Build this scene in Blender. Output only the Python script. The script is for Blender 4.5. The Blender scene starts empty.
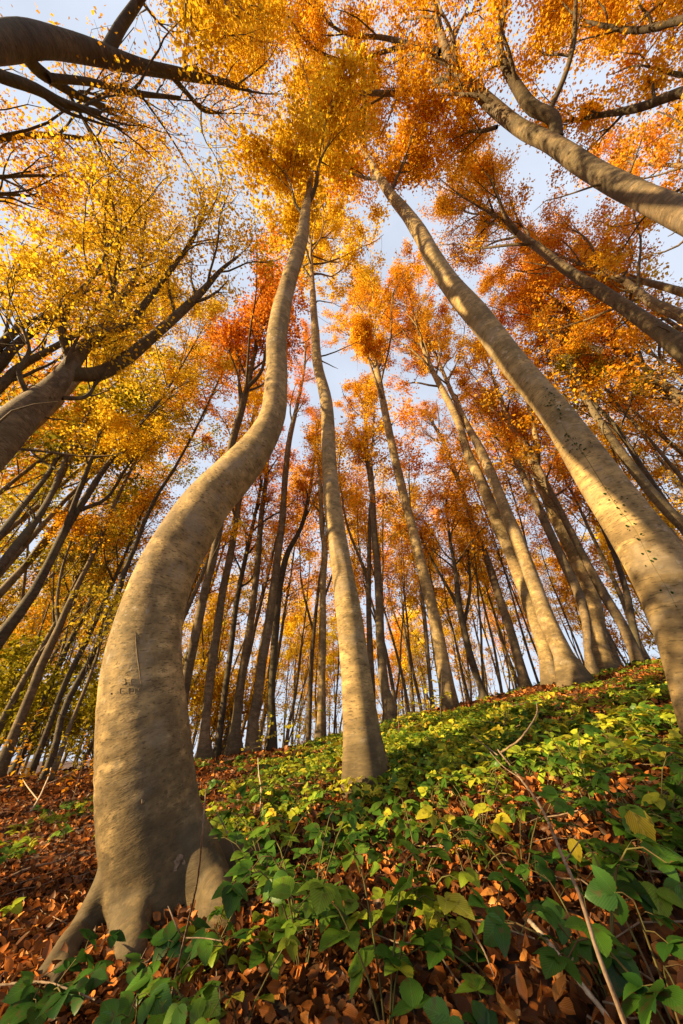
import bpy, math, random
import numpy as np

# ------------------------------------------------------------------ scene, camera, sky, sun
S = bpy.context.scene
COL = S.collection
rng = np.random.default_rng(11)
random.seed(11)

CAM_H = 0.75
PITCH = math.radians(38.0)
FPX = 318.0
cam_d = bpy.data.cameras.new('camera')
cam_d.sensor_fit = 'HORIZONTAL'
cam_d.sensor_width = 24.0
cam_d.lens = FPX * 24.0 / 683.0
cam_d.clip_start = 0.02
cam_d.clip_end = 2000
cam = bpy.data.objects.new('camera', cam_d)
COL.objects.link(cam)
cam.location = (0, 0, CAM_H)
cam.rotation_euler = (math.radians(90) + PITCH, 0, 0)
S.camera = cam

SUN_AZ = math.radians(-109)          # clockwise from +Y (the way the camera looks)
SUN_EL = math.radians(19)
world = bpy.data.worlds.new('World')
S.world = world
world.use_nodes = True
wn, wl = world.node_tree.nodes, world.node_tree.links
wn.clear()
w_out = wn.new('ShaderNodeOutputWorld')
w_bg = wn.new('ShaderNodeBackground')
w_sky = wn.new('ShaderNodeTexSky')
w_sky.sky_type = 'NISHITA'
w_sky.sun_disc = False
w_sky.sun_elevation = SUN_EL
w_sky.sun_rotation = SUN_AZ % (2 * math.pi)
w_sky.air_density = 1.0
w_sky.dust_density = 2.0
w_sky.ozone_density = 1.0
w_bg.inputs['Strength'].default_value = 0.05
# thin bright cloud veil in the sky
w_tc = wn.new('ShaderNodeTexCoord')
w_ns = wn.new('ShaderNodeTexNoise')
w_ns.inputs['Scale'].default_value = 3.0
w_ns.inputs['Detail'].default_value = 6.0
w_rp = wn.new('ShaderNodeMapRange')
w_rp.inputs['From Min'].default_value = 0.35
w_rp.inputs['From Max'].default_value = 0.7
w_rp.inputs['To Min'].default_value = 0.7
w_rp.inputs['To Max'].default_value = 0.95
w_mx = wn.new('ShaderNodeMix')
w_mx.data_type = 'RGBA'
w_mx.inputs[7].default_value = (5.7, 6.3, 7.4, 1)
wl.new(w_tc.outputs['Generated'], w_ns.inputs['Vector'])
wl.new(w_ns.outputs['Fac'], w_rp.inputs['Value'])
wl.new(w_rp.outputs['Result'], w_mx.inputs[0])
wl.new(w_sky.outputs['Color'], w_mx.inputs[6])
wl.new(w_mx.outputs[2], w_bg.inputs['Color'])
wl.new(w_bg.outputs['Background'], w_out.inputs['Surface'])

sun_d = bpy.data.lights.new('sun', 'SUN')
sun_d.energy = 5.0
sun_d.angle = math.radians(0.53)
sun_d.color = (1.0, 0.73, 0.36)
sun = bpy.data.objects.new('sun', sun_d)
COL.objects.link(sun)
from mathutils import Vector
sun_to = Vector((math.sin(SUN_AZ) * math.cos(SUN_EL), math.cos(SUN_AZ) * math.cos(SUN_EL), math.sin(SUN_EL)))
sun.rotation_euler = (-sun_to).to_track_quat('-Z', 'Y').to_euler()
sun.location = sun_to * 60

S.view_settings.view_transform = 'Standard'
S.view_settings.look = 'None'
S.view_settings.exposure = 1.55
S.view_settings.gamma = 1.0
S.render.engine = 'CYCLES'
S.cycles.max_bounces = 9
S.cycles.diffuse_bounces = 5
S.cycles.transmission_bounces = 7
S.cycles.use_adaptive_sampling = True
S.cycles.use_denoising = True

# ------------------------------------------------------------------ camera maths
CP = np.array([0, 0, CAM_H])
FWD = np.array([0, math.cos(PITCH), math.sin(PITCH)])
UPV = np.array([0, -math.sin(PITCH), math.cos(PITCH)])
RGT = np.array([1.0, 0, 0])


def ray(px, py):
    d = (px - 341.5) * RGT + FPX * FWD - (py - 512.0) * UPV
    return d / np.linalg.norm(d)


def ground_z(x, y):
    x = np.asarray(x, float)
    y = np.asarray(y, float)
    w = 2.2
    ax = np.where(x > -0.8, 0.217 * x,
                  -0.217 * 0.8 - 0.217 * w * (1 - np.exp(np.minimum(x + 0.8, 0) / w)))
    ax = np.where(x > 14, 0.217 * 14 + 0.02 * (x - 14), ax)
    yy = np.where(y > 0, y, 12 * np.tanh(y / 12))
    z = ax + 0.1195 * yy
    r = np.hypot(x, np.maximum(y, 0))
    d = np.maximum(r - 9.5, 0)
    z = z - np.where(d < 7, 0.014 * d * d, 0.014 * 49 + 0.196 * (d - 7) * 0.8)
    z = z + 0.035 * np.sin(x * 1.9 + 0.6 * y) * np.cos(y * 1.6 - 0.3 * x) + 0.02 * np.sin(x * 4.3 + 1) * np.sin(y * 3.7)
    z = np.maximum(z, -2.2 + 0.002 * r)
    return z


Z00 = float(ground_z(0, 0))


def ground_hit(px, py, lift=0.0):
    d = ray(px, py)
    t = np.linspace(0.3, 40, 6000)
    p = CP + t[:, None] * d
    below = p[:, 2] < ground_z(p[:, 0], p[:, 1]) + lift
    i = int(np.argmax(below)) if below.any() else None
    if i is None:
        return None
    return p[i]


def ground_normal(x, y):
    e = 0.05
    gx = (ground_z(x + e, y) - ground_z(x - e, y)) / (2 * e)
    gy = (ground_z(x, y + e) - ground_z(x, y - e)) / (2 * e)
    n = np.stack([-gx, -gy, np.ones_like(gx)], -1)
    return n / np.linalg.norm(n, axis=-1, keepdims=True)


# ------------------------------------------------------------------ materials
def new_mat(name):
    m = bpy.data.materials.new(name)
    m.use_nodes = True
    m.node_tree.nodes.clear()
    return m, m.node_tree.nodes, m.node_tree.links


def ramp(n, stops):
    r = n.new('ShaderNodeValToRGB')
    e = r.color_ramp.elements
    while len(e) < len(stops):
        e.new(0.5)
    for k, (p, c) in enumerate(stops):
        e[k].position = p
        e[k].color = (*c, 1) if len(c) == 3 else c
    return r


def leaf_mat(name, stops, trans=0.45, gloss=0.0, veins=False, trans_gain=1.0):
    m, n, l = new_mat(name)
    out = n.new('ShaderNodeOutputMaterial')
    at = n.new('ShaderNodeAttribute')
    at.attribute_name = 'tint'
    rp = ramp(n, stops)
    l.new(at.outputs['Fac'], rp.inputs['Fac'])
    oi = n.new('ShaderNodeObjectInfo')
    mul = n.new('ShaderNodeMix')
    mul.data_type = 'RGBA'
    mul.blend_type = 'MULTIPLY'
    mul.inputs[0].default_value = 1.0
    l.new(rp.outputs['Color'], mul.inputs[6])
    l.new(oi.outputs['Color'], mul.inputs[7])
    colo = mul.outputs[2]
    if veins:
        uv = n.new('ShaderNodeAttribute')
        uv.attribute_name = 'leaf_uv'
        sx = n.new('ShaderNodeSeparateXYZ')
        l.new(uv.outputs['Vector'], sx.inputs[0])
        ab = n.new('ShaderNodeMath'); ab.operation = 'ABSOLUTE'
        l.new(sx.outputs['X'], ab.inputs[0])
        # side veins: stripes of (v - |u|)
        sb = n.new('ShaderNodeMath'); sb.operation = 'MULTIPLY_ADD'
        l.new(ab.outputs[0], sb.inputs[0]); sb.inputs[1].default_value = -0.75
        l.new(sx.outputs['Y'], sb.inputs[2])
        fr = n.new('ShaderNodeMath'); fr.operation = 'MULTIPLY'
        l.new(sb.outputs[0], fr.inputs[0]); fr.inputs[1].default_value = 8.0
        fc = n.new('ShaderNodeMath'); fc.operation = 'FRACT'
        l.new(fr.outputs[0], fc.inputs[0])
        pg = n.new('ShaderNodeMath'); pg.operation = 'PINGPONG'
        l.new(fc.outputs[0], pg.inputs[0]); pg.inputs[1].default_value = 0.5
        mr = n.new('ShaderNodeMapRange')
        l.new(pg.outputs[0], mr.inputs['Value'])
        mr.inputs['From Min'].default_value = 0.0; mr.inputs['From Max'].default_value = 0.22
        mr.inputs['To Min'].default_value = 1.0; mr.inputs['To Max'].default_value = 0.0
        mid = n.new('ShaderNodeMapRange')
        l.new(ab.outputs[0], mid.inputs['Value'])
        mid.inputs['From Min'].default_value = 0.0; mid.inputs['From Max'].default_value = 0.07
        mid.inputs['To Min'].default_value = 1.0; mid.inputs['To Max'].default_value = 0.0
        mxv = n.new('ShaderNodeMath'); mxv.operation = 'MAXIMUM'
        l.new(mr.outputs[0], mxv.inputs[0]); l.new(mid.outputs[0], mxv.inputs[1])
        k = n.new('ShaderNodeMath'); k.operation = 'MULTIPLY'
        l.new(mxv.outputs[0], k.inputs[0]); k.inputs[1].default_value = 0.5
        vm = n.new('ShaderNodeMix'); vm.data_type = 'RGBA'
        l.new(k.outputs[0], vm.inputs[0]); l.new(colo, vm.inputs[6])
        hs = n.new('ShaderNodeHueSaturation'); hs.inputs['Value'].default_value = 1.8
        hs.inputs['Saturation'].default_value = 0.85
        l.new(colo, hs.inputs['Color']); l.new(hs.outputs[0], vm.inputs[7])
        colo = vm.outputs[2]
        tcx = n.new('ShaderNodeTexCoord')
        nz = n.new('ShaderNodeTexNoise')
        nz.inputs['Scale'].default_value = 45
        nz.inputs['Detail'].default_value = 4
        l.new(tcx.outputs['Object'], nz.inputs['Vector'])
        sp = n.new('ShaderNodeMapRange')
        l.new(nz.outputs['Fac'], sp.inputs['Value'])
        sp.inputs['From Min'].default_value = 0.56; sp.inputs['From Max'].default_value = 0.68
        sp.inputs['To Max'].default_value = 0.65
        sm = n.new('ShaderNodeMix'); sm.data_type = 'RGBA'
        l.new(sp.outputs[0], sm.inputs[0]); l.new(colo, sm.inputs[6])
        sm.inputs[7].default_value = (0.09, 0.055, 0.02, 1)
        nz2 = n.new('ShaderNodeTexNoise')
        nz2.inputs['Scale'].default_value = 14
        l.new(tcx.outputs['Object'], nz2.inputs['Vector'])
        hv = n.new('ShaderNodeMapRange')
        l.new(nz2.outputs['Fac'], hv.inputs['Value'])
        hv.inputs['From Min'].default_value = 0.3; hv.inputs['From Max'].default_value = 0.7
        hv.inputs['To Min'].default_value = 0.7; hv.inputs['To Max'].default_value = 1.35
        h3 = n.new('ShaderNodeHueSaturation')
        l.new(sm.outputs[2], h3.inputs['Color']); l.new(hv.outputs[0], h3.inputs['Value'])
        colo = h3.outputs[0]
    df = n.new('ShaderNodeBsdfDiffuse')
    l.new(colo, df.inputs['Color'])
    tr = n.new('ShaderNodeBsdfTranslucent')
    l.new(colo, tr.inputs['Color'])
    mx = n.new('ShaderNodeMixShader')
    mx.inputs[0].default_value = trans
    l.new(df.outputs[0], mx.inputs[1])
    l.new(tr.outputs[0], mx.inputs[2])
    last = mx.outputs[0]
    if gloss > 0:
        g = n.new('ShaderNodeBsdfGlossy')
        g.inputs['Roughness'].default_value = 0.42
        g.inputs['Color'].default_value = (0.8, 0.85, 0.8, 1)
        m2 = n.new('ShaderNodeMixShader')
        m2.inputs[0].default_value = gloss
        l.new(last, m2.inputs[1])
        l.new(g.outputs[0], m2.inputs[2])
        last = m2.outputs[0]
    l.new(last, out.inputs['Surface'])
    return m


def bark_mat(name, light, dark, green=(0.10, 0.10, 0.045), bands=0.5, bump=0.35, detail=1.0, moss=0.35, stain=0.3):
    m, n, l = new_mat(name)
    out = n.new('ShaderNodeOutputMaterial')
    bs = n.new('ShaderNodeBsdfPrincipled')
    bs.inputs['Roughness'].default_value = 0.8
    bs.inputs['Specular IOR Level'].default_value = 0.25
    at = n.new('ShaderNodeAttribute')
    at.attribute_name = 'bark'

    def noise(scale, mapping, det=5.0, rough=0.6):
        mp = n.new('ShaderNodeMapping')
        mp.inputs['Scale'].default_value = mapping
        l.new(at.outputs['Vector'], mp.inputs['Vector'])
        t = n.new('ShaderNodeTexNoise')
        t.inputs['Scale'].default_value = scale
        t.inputs['Detail'].default_value = det
        t.inputs['Roughness'].default_value = rough
        l.new(mp.outputs[0], t.inputs['Vector'])
        return t.outputs['Fac']

    def rng_(v, a, b, c=0.0, d=1.0):
        r = n.new('ShaderNodeMapRange')
        l.new(v, r.inputs['Value'])
        r.inputs['From Min'].default_value = a
        r.inputs['From Max'].default_value = b
        r.inputs['To Min'].default_value = c
        r.inputs['To Max'].default_value = d
        return r.outputs['Result']

    def mix(fac, a, b, mode='MIX'):
        x = n.new('ShaderNodeMix')
        x.data_type = 'RGBA'
        x.blend_type = mode
        for sock, v in ((x.inputs[0], fac), (x.inputs[6], a), (x.inputs[7], b)):
            if hasattr(v, 'node'):
                l.new(v, sock)
            elif isinstance(v, (int, float)):
                sock.default_value = v
            else:
                sock.default_value = (*v, 1)
        return x.outputs[2]

    def math_(op, a, b):
        x = n.new('ShaderNodeMath')
        x.operation = op
        for s_, v in zip(x.inputs, (a, b)):
            if hasattr(v, 'node'):
                l.new(v, s_)
            else:
                s_.default_value = v
        return x.outputs[0]

    blot = noise(2.2, (1, 1, 0.8), 6)
    ring = noise(3.0 * detail, (1.0, 1.0, 9.0), 4)
    fine = noise(9.0 * detail, (1.0, 1.0, 3.2), 5)
    grain = noise(60.0 * detail, (1, 1, 1.6), 3)
    stripe = noise(14 * detail, (1, 1, 0.18), 3)
    mid = noise(7.0 * detail, (1.0, 1.0, 1.5), 6, 0.65)
    lent = noise(26.0 * detail, (1.0, 1.0, 3.0), 2, 0.5)
    wr = noise(3.2 * detail, (1.0, 1.0, 8.0), 3, 0.55)
    wrm = noise(2.6, (1, 1, 1.2), 3)
    line = rng_(math_('ABSOLUTE', math_('SUBTRACT', wr, 0.5), 0.0), 0.0, 0.022, 1.0, 0.0)
    line = math_('MULTIPLY', line, rng_(wrm, 0.42, 0.62))
    c = mix(rng_(blot, 0.36, 0.64), dark, light)
    c = mix(rng_(mid, 0.46, 0.64, 0, 0.7), c, tuple(v * 0.6 for v in dark))
    c = mix(rng_(mid, 0.33, 0.45, 0.7, 0.0), c, tuple(min(1, v * 1.35) for v in light))
    c = mix(rng_(ring, 0.56, 0.76, 0, bands * 0.6), c, tuple(v * 0.6 for v in dark))
    c = mix(rng_(lent, 0.585, 0.64, 0, 0.75), c, tuple(v * 0.35 for v in dark))
    c = mix(math_('MULTIPLY', line, 0.45), c, tuple(v * 0.35 for v in dark))
    c = mix(rng_(stripe, 0.52, 0.75, 0, 0.4), c, tuple(v * 0.6 for v in dark))
    gmask = noise(1.3, (1, 1, 0.5), 4)
    c = mix(rng_(gmask, 0.46, 0.64, 0, moss), c, tuple(0.55 * a + 0.45 * b for a, b in zip(green, dark)))
    grey = noise(3.4, (1, 1, 0.7), 7, 0.7)
    c = mix(rng_(grey, 0.53, 0.62, 0, 0.6), c, tuple((0.6 * sum(dark) / 3 + 0.4 * v) * 1.15 for v in light))
    lich = noise(19.0, (1, 1, 0.9), 4, 0.6)
    c = mix(math_('MULTIPLY', rng_(lich, 0.60, 0.66), rng_(gmask, 0.45, 0.6, 0, 0.55)), c, tuple(min(1, 0.5 * v + 0.5 * max(light) * 1.2) for v in light))
    # grime and algae round the foot
    sx = n.new('ShaderNodeSeparateXYZ')
    l.new(at.outputs['Vector'], sx.inputs[0])
    foot = rng_(math_('ADD', sx.outputs['Z'], math_('MULTIPLY', blot, -0.5)), -0.2, 0.60, 0.95, 0.0)
    fm = math_('MULTIPLY', foot, rng_(noise(16, (1, 1, 1), 4), 0.40, 0.62))
    c = mix(fm, c, (0.055, 0.047, 0.022))
    st = rng_(math_('ADD', sx.outputs['Z'], math_('MULTIPLY', mid, -0.9)), -0.25, 0.75, stain, 0.0)
    c = mix(math_('MULTIPLY', st, rng_(blot, 0.35, 0.6, 0.55, 1.0)), c, (0.060, 0.042, 0.021))
    l.new(c, bs.inputs['Base Color'])
    h = math_('ADD', math_('MULTIPLY', fine, 0.9), math_('MULTIPLY', ring, 0.9))
    h = math_('ADD', h, math_('MULTIPLY', grain, 0.35))
    h = math_('ADD', h, math_('MULTIPLY', mid, 1.1))
    h = math_('SUBTRACT', h, math_('MULTIPLY', line, 0.5))
    bp = n.new('ShaderNodeBump')
    bp.inputs['Strength'].default_value = bump
    bp.inputs['Distance'].default_value = 0.02
    l.new(h, bp.inputs['Height'])
    l.new(bp.outputs[0], bs.inputs['Normal'])
    l.new(bs.outputs[0], out.inputs['Surface'])
    return m


def plain_mat(name, c1, c2, scale=20.0, rough=0.8):
    m, n, l = new_mat(name)
    out = n.new('ShaderNodeOutputMaterial')
    bs = n.new('ShaderNodeBsdfPrincipled')
    bs.inputs['Roughness'].default_value = rough
    bs.inputs['Specular IOR Level'].default_value = 0.2
    tc = n.new('ShaderNodeTexCoord')
    t = n.new('ShaderNodeTexNoise')
    t.inputs['Scale'].default_value = scale
    t.inputs['Detail'].default_value = 5
    l.new(tc.outputs['Object'], t.inputs['Vector'])
    rp = ramp(n, [(0.35, c1), (0.65, c2)])
    l.new(t.outputs['Fac'], rp.inputs['Fac'])
    l.new(rp.outputs[0], bs.inputs['Base Color'])
    bp = n.new('ShaderNodeBump')
    bp.inputs['Strength'].default_value = 0.4
    bp.inputs['Distance'].default_value = 0.01
    l.new(t.outputs['Fac'], bp.inputs['Height'])
    l.new(bp.outputs[0], bs.inputs['Normal'])
    l.new(bs.outputs[0], out.inputs['Surface'])
    return m


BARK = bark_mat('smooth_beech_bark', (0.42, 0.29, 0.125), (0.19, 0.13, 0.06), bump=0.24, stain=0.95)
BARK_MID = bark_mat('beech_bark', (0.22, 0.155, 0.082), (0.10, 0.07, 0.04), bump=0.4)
BARK_BROWN = bark_mat('brown_beech_bark', (0.17, 0.118, 0.06), (0.075, 0.052, 0.03), bump=0.4)  # also stands in for shade on the limbs of paler trunks
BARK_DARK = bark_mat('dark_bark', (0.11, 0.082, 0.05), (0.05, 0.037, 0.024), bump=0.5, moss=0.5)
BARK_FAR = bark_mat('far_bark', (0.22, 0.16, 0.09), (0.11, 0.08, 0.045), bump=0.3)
PAL = {
    'yellow': leaf_mat('yellow_leaves', [(0, (0.50, 0.28, 0.012)), (0.45, (0.82, 0.53, 0.025)), (1, (0.93, 0.74, 0.07))]),
    'gold': leaf_mat('golden_leaves', [(0, (0.46, 0.20, 0.010)), (0.5, (0.82, 0.42, 0.022)), (1, (0.94, 0.65, 0.05))]),
    'orange': leaf_mat('orange_leaves', [(0, (0.48, 0.165, 0.012)), (0.5, (0.82, 0.35, 0.022)), (1, (0.94, 0.56, 0.045))]),
    'rust': leaf_mat('rust_leaves', [(0, (0.42, 0.12, 0.014)), (0.5, (0.76, 0.27, 0.024)), (1, (0.88, 0.42, 0.045))]),
    'olive': leaf_mat('olive_leaves', [(0, (0.12, 0.12, 0.015)), (0.5, (0.36, 0.27, 0.02)), (1, (0.62, 0.44, 0.035))]),
}
LITTER = leaf_mat('fallen_leaves', [(0, (0.035, 0.013, 0.006)), (0.45, (0.10, 0.034, 0.010)), (0.75, (0.40, 0.118, 0.014)), (0.92, (0.54, 0.21, 0.03)), (1, (0.46, 0.30, 0.13))], trans=0.2, gloss=0.012, veins=True)
BRAMBLE = leaf_mat('bramble_leaves', [(0, (0.014, 0.055, 0.006)), (0.45, (0.06, 0.145, 0.010)), (0.8, (0.14, 0.22, 0.012)), (1, (0.42, 0.37, 0.02))], trans=0.35, gloss=0.018, veins=True)
LIME = leaf_mat('lime_leaves', [(0, (0.12, 0.22, 0.012)), (0.5, (0.30, 0.36, 0.016)), (1, (0.65, 0.48, 0.02))], trans=0.4, gloss=0.012, veins=True)
IVY_MAT = leaf_mat('ivy_leaves', [(0, (0.012, 0.03, 0.008)), (1, (0.04, 0.085, 0.015))], trans=0.15)
STEM = plain_mat('green_stem', (0.10, 0.055, 0.025), (0.11, 0.12, 0.03), 15)
TWIG = plain_mat('dry_twig', (0.13, 0.085, 0.055), (0.27, 0.19, 0.125), 40)
PALE_TWIG = plain_mat('pale_twig', (0.30, 0.22, 0.15), (0.50, 0.40, 0.28), 60)
CARVE = plain_mat('carved_scar', (0.12, 0.085, 0.05), (0.20, 0.145, 0.085), 60)

# ground material: damp leaf mould under the loose leaves
m, n, l = new_mat('forest_soil')
out = n.new('ShaderNodeOutputMaterial')
bs = n.new('ShaderNodeBsdfPrincipled')
bs.inputs['Roughness'].default_value = 0.9
tc = n.new('ShaderNodeTexCoord')
v = n.new('ShaderNodeTexVoronoi')
v.inputs['Scale'].default_value = 16
t = n.new('ShaderNodeTexNoise')
t.inputs['Scale'].default_value = 5
t.inputs['Detail'].default_value = 8
l.new(tc.outputs['Object'], v.inputs['Vector'])
l.new(tc.outputs['Object'], t.inputs['Vector'])
sc = n.new('ShaderNodeSeparateColor')
l.new(v.outputs['Color'], sc.inputs[0])
rp = ramp(n, [(0.0, (0.02, 0.010, 0.005)), (0.4, (0.07, 0.027, 0.010)), (0.75, (0.16, 0.055, 0.013)), (1.0, (0.24, 0.09, 0.025))])
l.new(sc.outputs[0], rp.inputs['Fac'])
mx = n.new('ShaderNodeMix'); mx.data_type = 'RGBA'; mx.blend_type = 'MULTIPLY'
mx.inputs[0].default_value = 0.7
rp2 = ramp(n, [(0.3, (0.35, 0.35, 0.35)), (0.7, (1, 1, 1))])
l.new(t.outputs['Fac'], rp2.inputs['Fac'])
l.new(rp.outputs[0], mx.inputs[6]); l.new(rp2.outputs[0], mx.inputs[7])
l.new(mx.outputs[2], bs.inputs['Base Color'])
bp = n.new('ShaderNodeBump'); bp.inputs['Strength'].default_value = 0.8; bp.inputs['Distance'].default_value = 0.03
l.new(v.outputs['Distance'], bp.inputs['Height'])
l.new(bp.outputs[0], bs.inputs['Normal'])
l.new(bs.outputs[0], out.inputs['Surface'])
SOIL = m


# ------------------------------------------------------------------ mesh building
class MB:
    """collects quad geometry with per-point attributes, becomes one mesh"""

    def __init__(self):
        self.v, self.f, self.a, self.n = [], [], {}, 0

    def add(self, v, f, **attrs):
        self.v.append(np.asarray(v, float))
        self.f.append(np.asarray(f, np.int64) + self.n)
        for k, x in attrs.items():
            self.a.setdefault(k, []).append(np.asarray(x, float))
        self.n += len(v)

    def mesh(self, name, mat, origin=(0, 0, 0), smooth=True):
        me = bpy.data.meshes.new(name)
        if self.n:
            v = np.concatenate(self.v) - np.asarray(origin, float)
            f = np.concatenate(self.f)
            me.vertices.add(len(v))
            me.vertices.foreach_set('co', v.ravel())
            k = f.shape[1]
            me.loops.add(f.size)
            me.loops.foreach_set('vertex_index', f.ravel())
            me.polygons.add(len(f))
            me.polygons.foreach_set('loop_start', np.arange(len(f)) * k)
            me.polygons.foreach_set('loop_total', np.full(len(f), k))
            for nm, lst in self.a.items():
                x = np.concatenate(lst)
                if x.ndim == 1:
                    at = me.attributes.new(nm, 'FLOAT', 'POINT')
                    at.data.foreach_set('value', x)
                else:
                    at = me.attributes.new(nm, 'FLOAT_VECTOR', 'POINT')
                    at.data.foreach_set('vector', x.ravel())
            me.update(calc_edges=True)
            me.validate()
            if smooth:
                me.polygons.foreach_set('use_smooth', np.ones(len(f), bool))
        me.materials.append(mat)
        return me


def obj(name, mb, mat, parent=None, origin=(0, 0, 0), smooth=True, kind=None):
    me = mb if isinstance(mb, bpy.types.Mesh) else mb.mesh(name, mat, origin, smooth)
    o = bpy.data.objects.new(name, me)
    COL.objects.link(o)
    if parent:
        o.parent = parent
    else:
        o.location = origin
    if kind:
        o['kind'] = kind
    return o


def thing(name, label, cat, loc, group=None):
    o = bpy.data.objects.new(name, None)
    o.empty_display_size = 0.2
    COL.objects.link(o)
    o.location = loc
    o['label'] = label
    o['category'] = cat
    if group:
        o['group'] = group
    return o


def tag(o, label, cat, group=None):
    o['label'] = label
    o['category'] = cat
    if group:
        o['group'] = group
    return o


def unit(a):
    a = np.asarray(a, float)
    return a / (np.linalg.norm(a, axis=-1, keepdims=True) + 1e-12)


def resample(P, R, n):
    P, R = np.asarray(P, float), np.asarray(R, float)
    if len(P) < 3:
        t = np.linspace(0, 1, n)[:, None]
        return P[0] * (1 - t) + P[-1] * t, R[0] * (1 - t[:, 0]) + R[-1] * t[:, 0]
    seg = np.linalg.norm(np.diff(P, axis=0), axis=1)
    s = np.concatenate([[0], np.cumsum(seg)])
    D = np.c_[P, R]
    # pchip-like tangents (finite difference over arc length)
    T = np.gradient(D, s, axis=0)
    q = np.linspace(0, s[-1], n)
    i = np.clip(np.searchsorted(s, q, 'right') - 1, 0, len(s) - 2)
    h = (s[i + 1] - s[i])[:, None]
    u = ((q - s[i])[:, None]) / h
    h00 = 2 * u**3 - 3 * u**2 + 1
    h10 = u**3 - 2 * u**2 + u
    h01 = -2 * u**3 + 3 * u**2
    h11 = u**3 - u**2
    O = h00 * D[i] + h10 * h * T[i] + h01 * D[i + 1] + h11 * h * T[i + 1]
    return O[:, :3], np.maximum(O[:, 3], 0.0015)


def frames(P):
    T = unit(np.gradient(P, axis=0))
    N = np.zeros_like(P)
    ref = np.array([0, 1.0, 0]) if abs(T[0][1]) < 0.9 else np.array([1.0, 0, 0])
    nn = unit(ref - T[0] * np.dot(ref, T[0]))
    for i in range(len(P)):
        nn = unit(nn - T[i] * np.dot(nn, T[i]))
        N[i] = nn
    return T, N, np.cross(T, N)


def tube(mb, P, R, sides=8, rad_fn=None, wob=0.0, seed=0.0, s0=0.0, cap=False):
    P, R = np.asarray(P, float), np.asarray(R, float)
    if cap:      # close both ends
        P = np.concatenate([P[:1] + (P[:1] - P[1:2]) * 0.01, P, P[-1:] + (P[-1:] - P[-2:-1]) * 0.01])
        R = np.concatenate([[1e-4], R, [1e-4]])
    n_ = len(P)
    T, N, B = frames(P)
    th = np.linspace(0, 2 * np.pi, sides, endpoint=False)
    s = np.concatenate([[0], np.cumsum(np.linalg.norm(np.diff(P, axis=0), axis=1))]) + s0
    rr = R[:, None] * np.ones(sides)[None]
    if rad_fn is not None:
        rr = rr * rad_fn(th[None, :], s[:, None])
    if wob:
        rr = rr * (1 + wob * (np.sin(2 * th[None] + 1.7 * s[:, None] + seed) * 0.5 + np.sin(3 * th[None] - 2.9 * s[:, None] + 2 * seed) * 0.35
                              + np.sin(s[:, None] * 4.1 + seed * 3) * 0.4))
    V = P[:, None] + rr[..., None] * (np.cos(th)[None, :, None] * N[:, None] + np.sin(th)[None, :, None] * B[:, None])
    rb = max(float(R.mean()), 0.02)
    bark = np.stack([np.cos(th)[None] * rb * np.ones((n_, 1)), np.sin(th)[None] * rb * np.ones((n_, 1)), s[:, None] * np.ones(sides)[None]], -1) + seed * 3.1
    bark[..., 2] -= seed * 3.1
    i = np.arange(n_ - 1)[:, None] * sides
    j = np.arange(sides)[None]
    j2 = (j + 1) % sides
    F = np.stack([i + j, i + j2, i + sides + j2, i + sides + j], -1).reshape(-1, 4)
    mb.add(V.reshape(-1, 3), F, bark=bark.reshape(-1, 3))


RH_V = np.array([(0, 0, 0), (0.36, 0.42, 0.10), (0, 1, -0.05), (-0.36, 0.42, 0.10)])
RH_F = np.array([(0, 1, 2, 3)])


def ovate(rows, wid=0.36, cup=0.1, droop=0.15, tooth=0.0):
    t = np.linspace(0, 1, rows)
    w = wid * np.sin(np.pi * np.clip(t, 0, 1) ** 0.75) ** 0.8
    w[0] = 0.012
    w[-1] = 0.008
    if tooth:
        w = w * (1 + tooth * np.where(np.arange(rows) % 2, 1, -1))
    V, UV, F = [], [], []
    for k in range(rows):
        z = -droop * t[k] ** 2
        for c in (-1, 0, 1):
            V.append((c * w[k], t[k] - (0.04 if c else 0), z + cup * abs(c) * w[k] / wid * 0.6))
            UV.append((c * w[k] / wid, t[k], 0))
    for k in range(rows - 1):
        for c in (0, 1):
            a = k * 3 + c
            F.append((a, a + 1, a + 4, a + 3))
    return np.array(V), np.array(F), np.array(UV)


OV3 = ovate(4)
OV5 = ovate(7, cup=0.14, droop=0.2)
OV9 = ovate(15, wid=0.38, cup=0.13, droop=0.22, tooth=0.05)
OVL = ovate(5, wid=0.29, cup=0.18, droop=-0.18)
OVC = ovate(5, wid=0.24, cup=0.5, droop=0.35)


def scatter(mb, tmpl, C, Yax, Nrm, size, tint):
    """stamp a leaf template at centres C with its long axis along Yax and face normal near Nrm"""
    V, F = tmpl[0], tmpl[1]
    UV = tmpl[2] if len(tmpl) > 2 else None
    Y = unit(Yax)
    X = unit(np.cross(Y, Nrm))
    Z = np.cross(X, Y)
    n_ = len(C)
    P = C[:, None] + size[:, None, None] * (V[None, :, 0:1] * X[:, None] + V[None, :, 1:2] * Y[:, None] + V[None, :, 2:3] * Z[:, None])
    FF = (F[None] + (np.arange(n_) * len(V))[:, None, None]).reshape(-1, F.shape[1])
    kw = dict(tint=np.repeat(tint, len(V)))
    if UV is not None:
        kw['leaf_uv'] = np.tile(UV, (n_, 1))
    mb.add(P.reshape(-1, 3), FF, **kw)


def rand_dirs(n_, r, zbias=0.0, zs=1.0):
    d = r.normal(size=(n_, 3))
    d[:, 2] = d[:, 2] * zs + zbias
    return unit(d)


# ------------------------------------------------------------------ crowns
def grow_branch(start, d0, length, r0, r, up=0.5, steps=6, jit=0.16):
    P = [np.array(start)]
    d = unit(d0)
    for k in range(steps):
        d = unit(d + np.array([0, 0, up / steps]) + r.normal(size=3) * jit)
        P.append(P[-1] + d * length / steps)
    R = r0 * np.linspace(1, 0.22, steps + 1)
    return np.array(P), R


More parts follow.
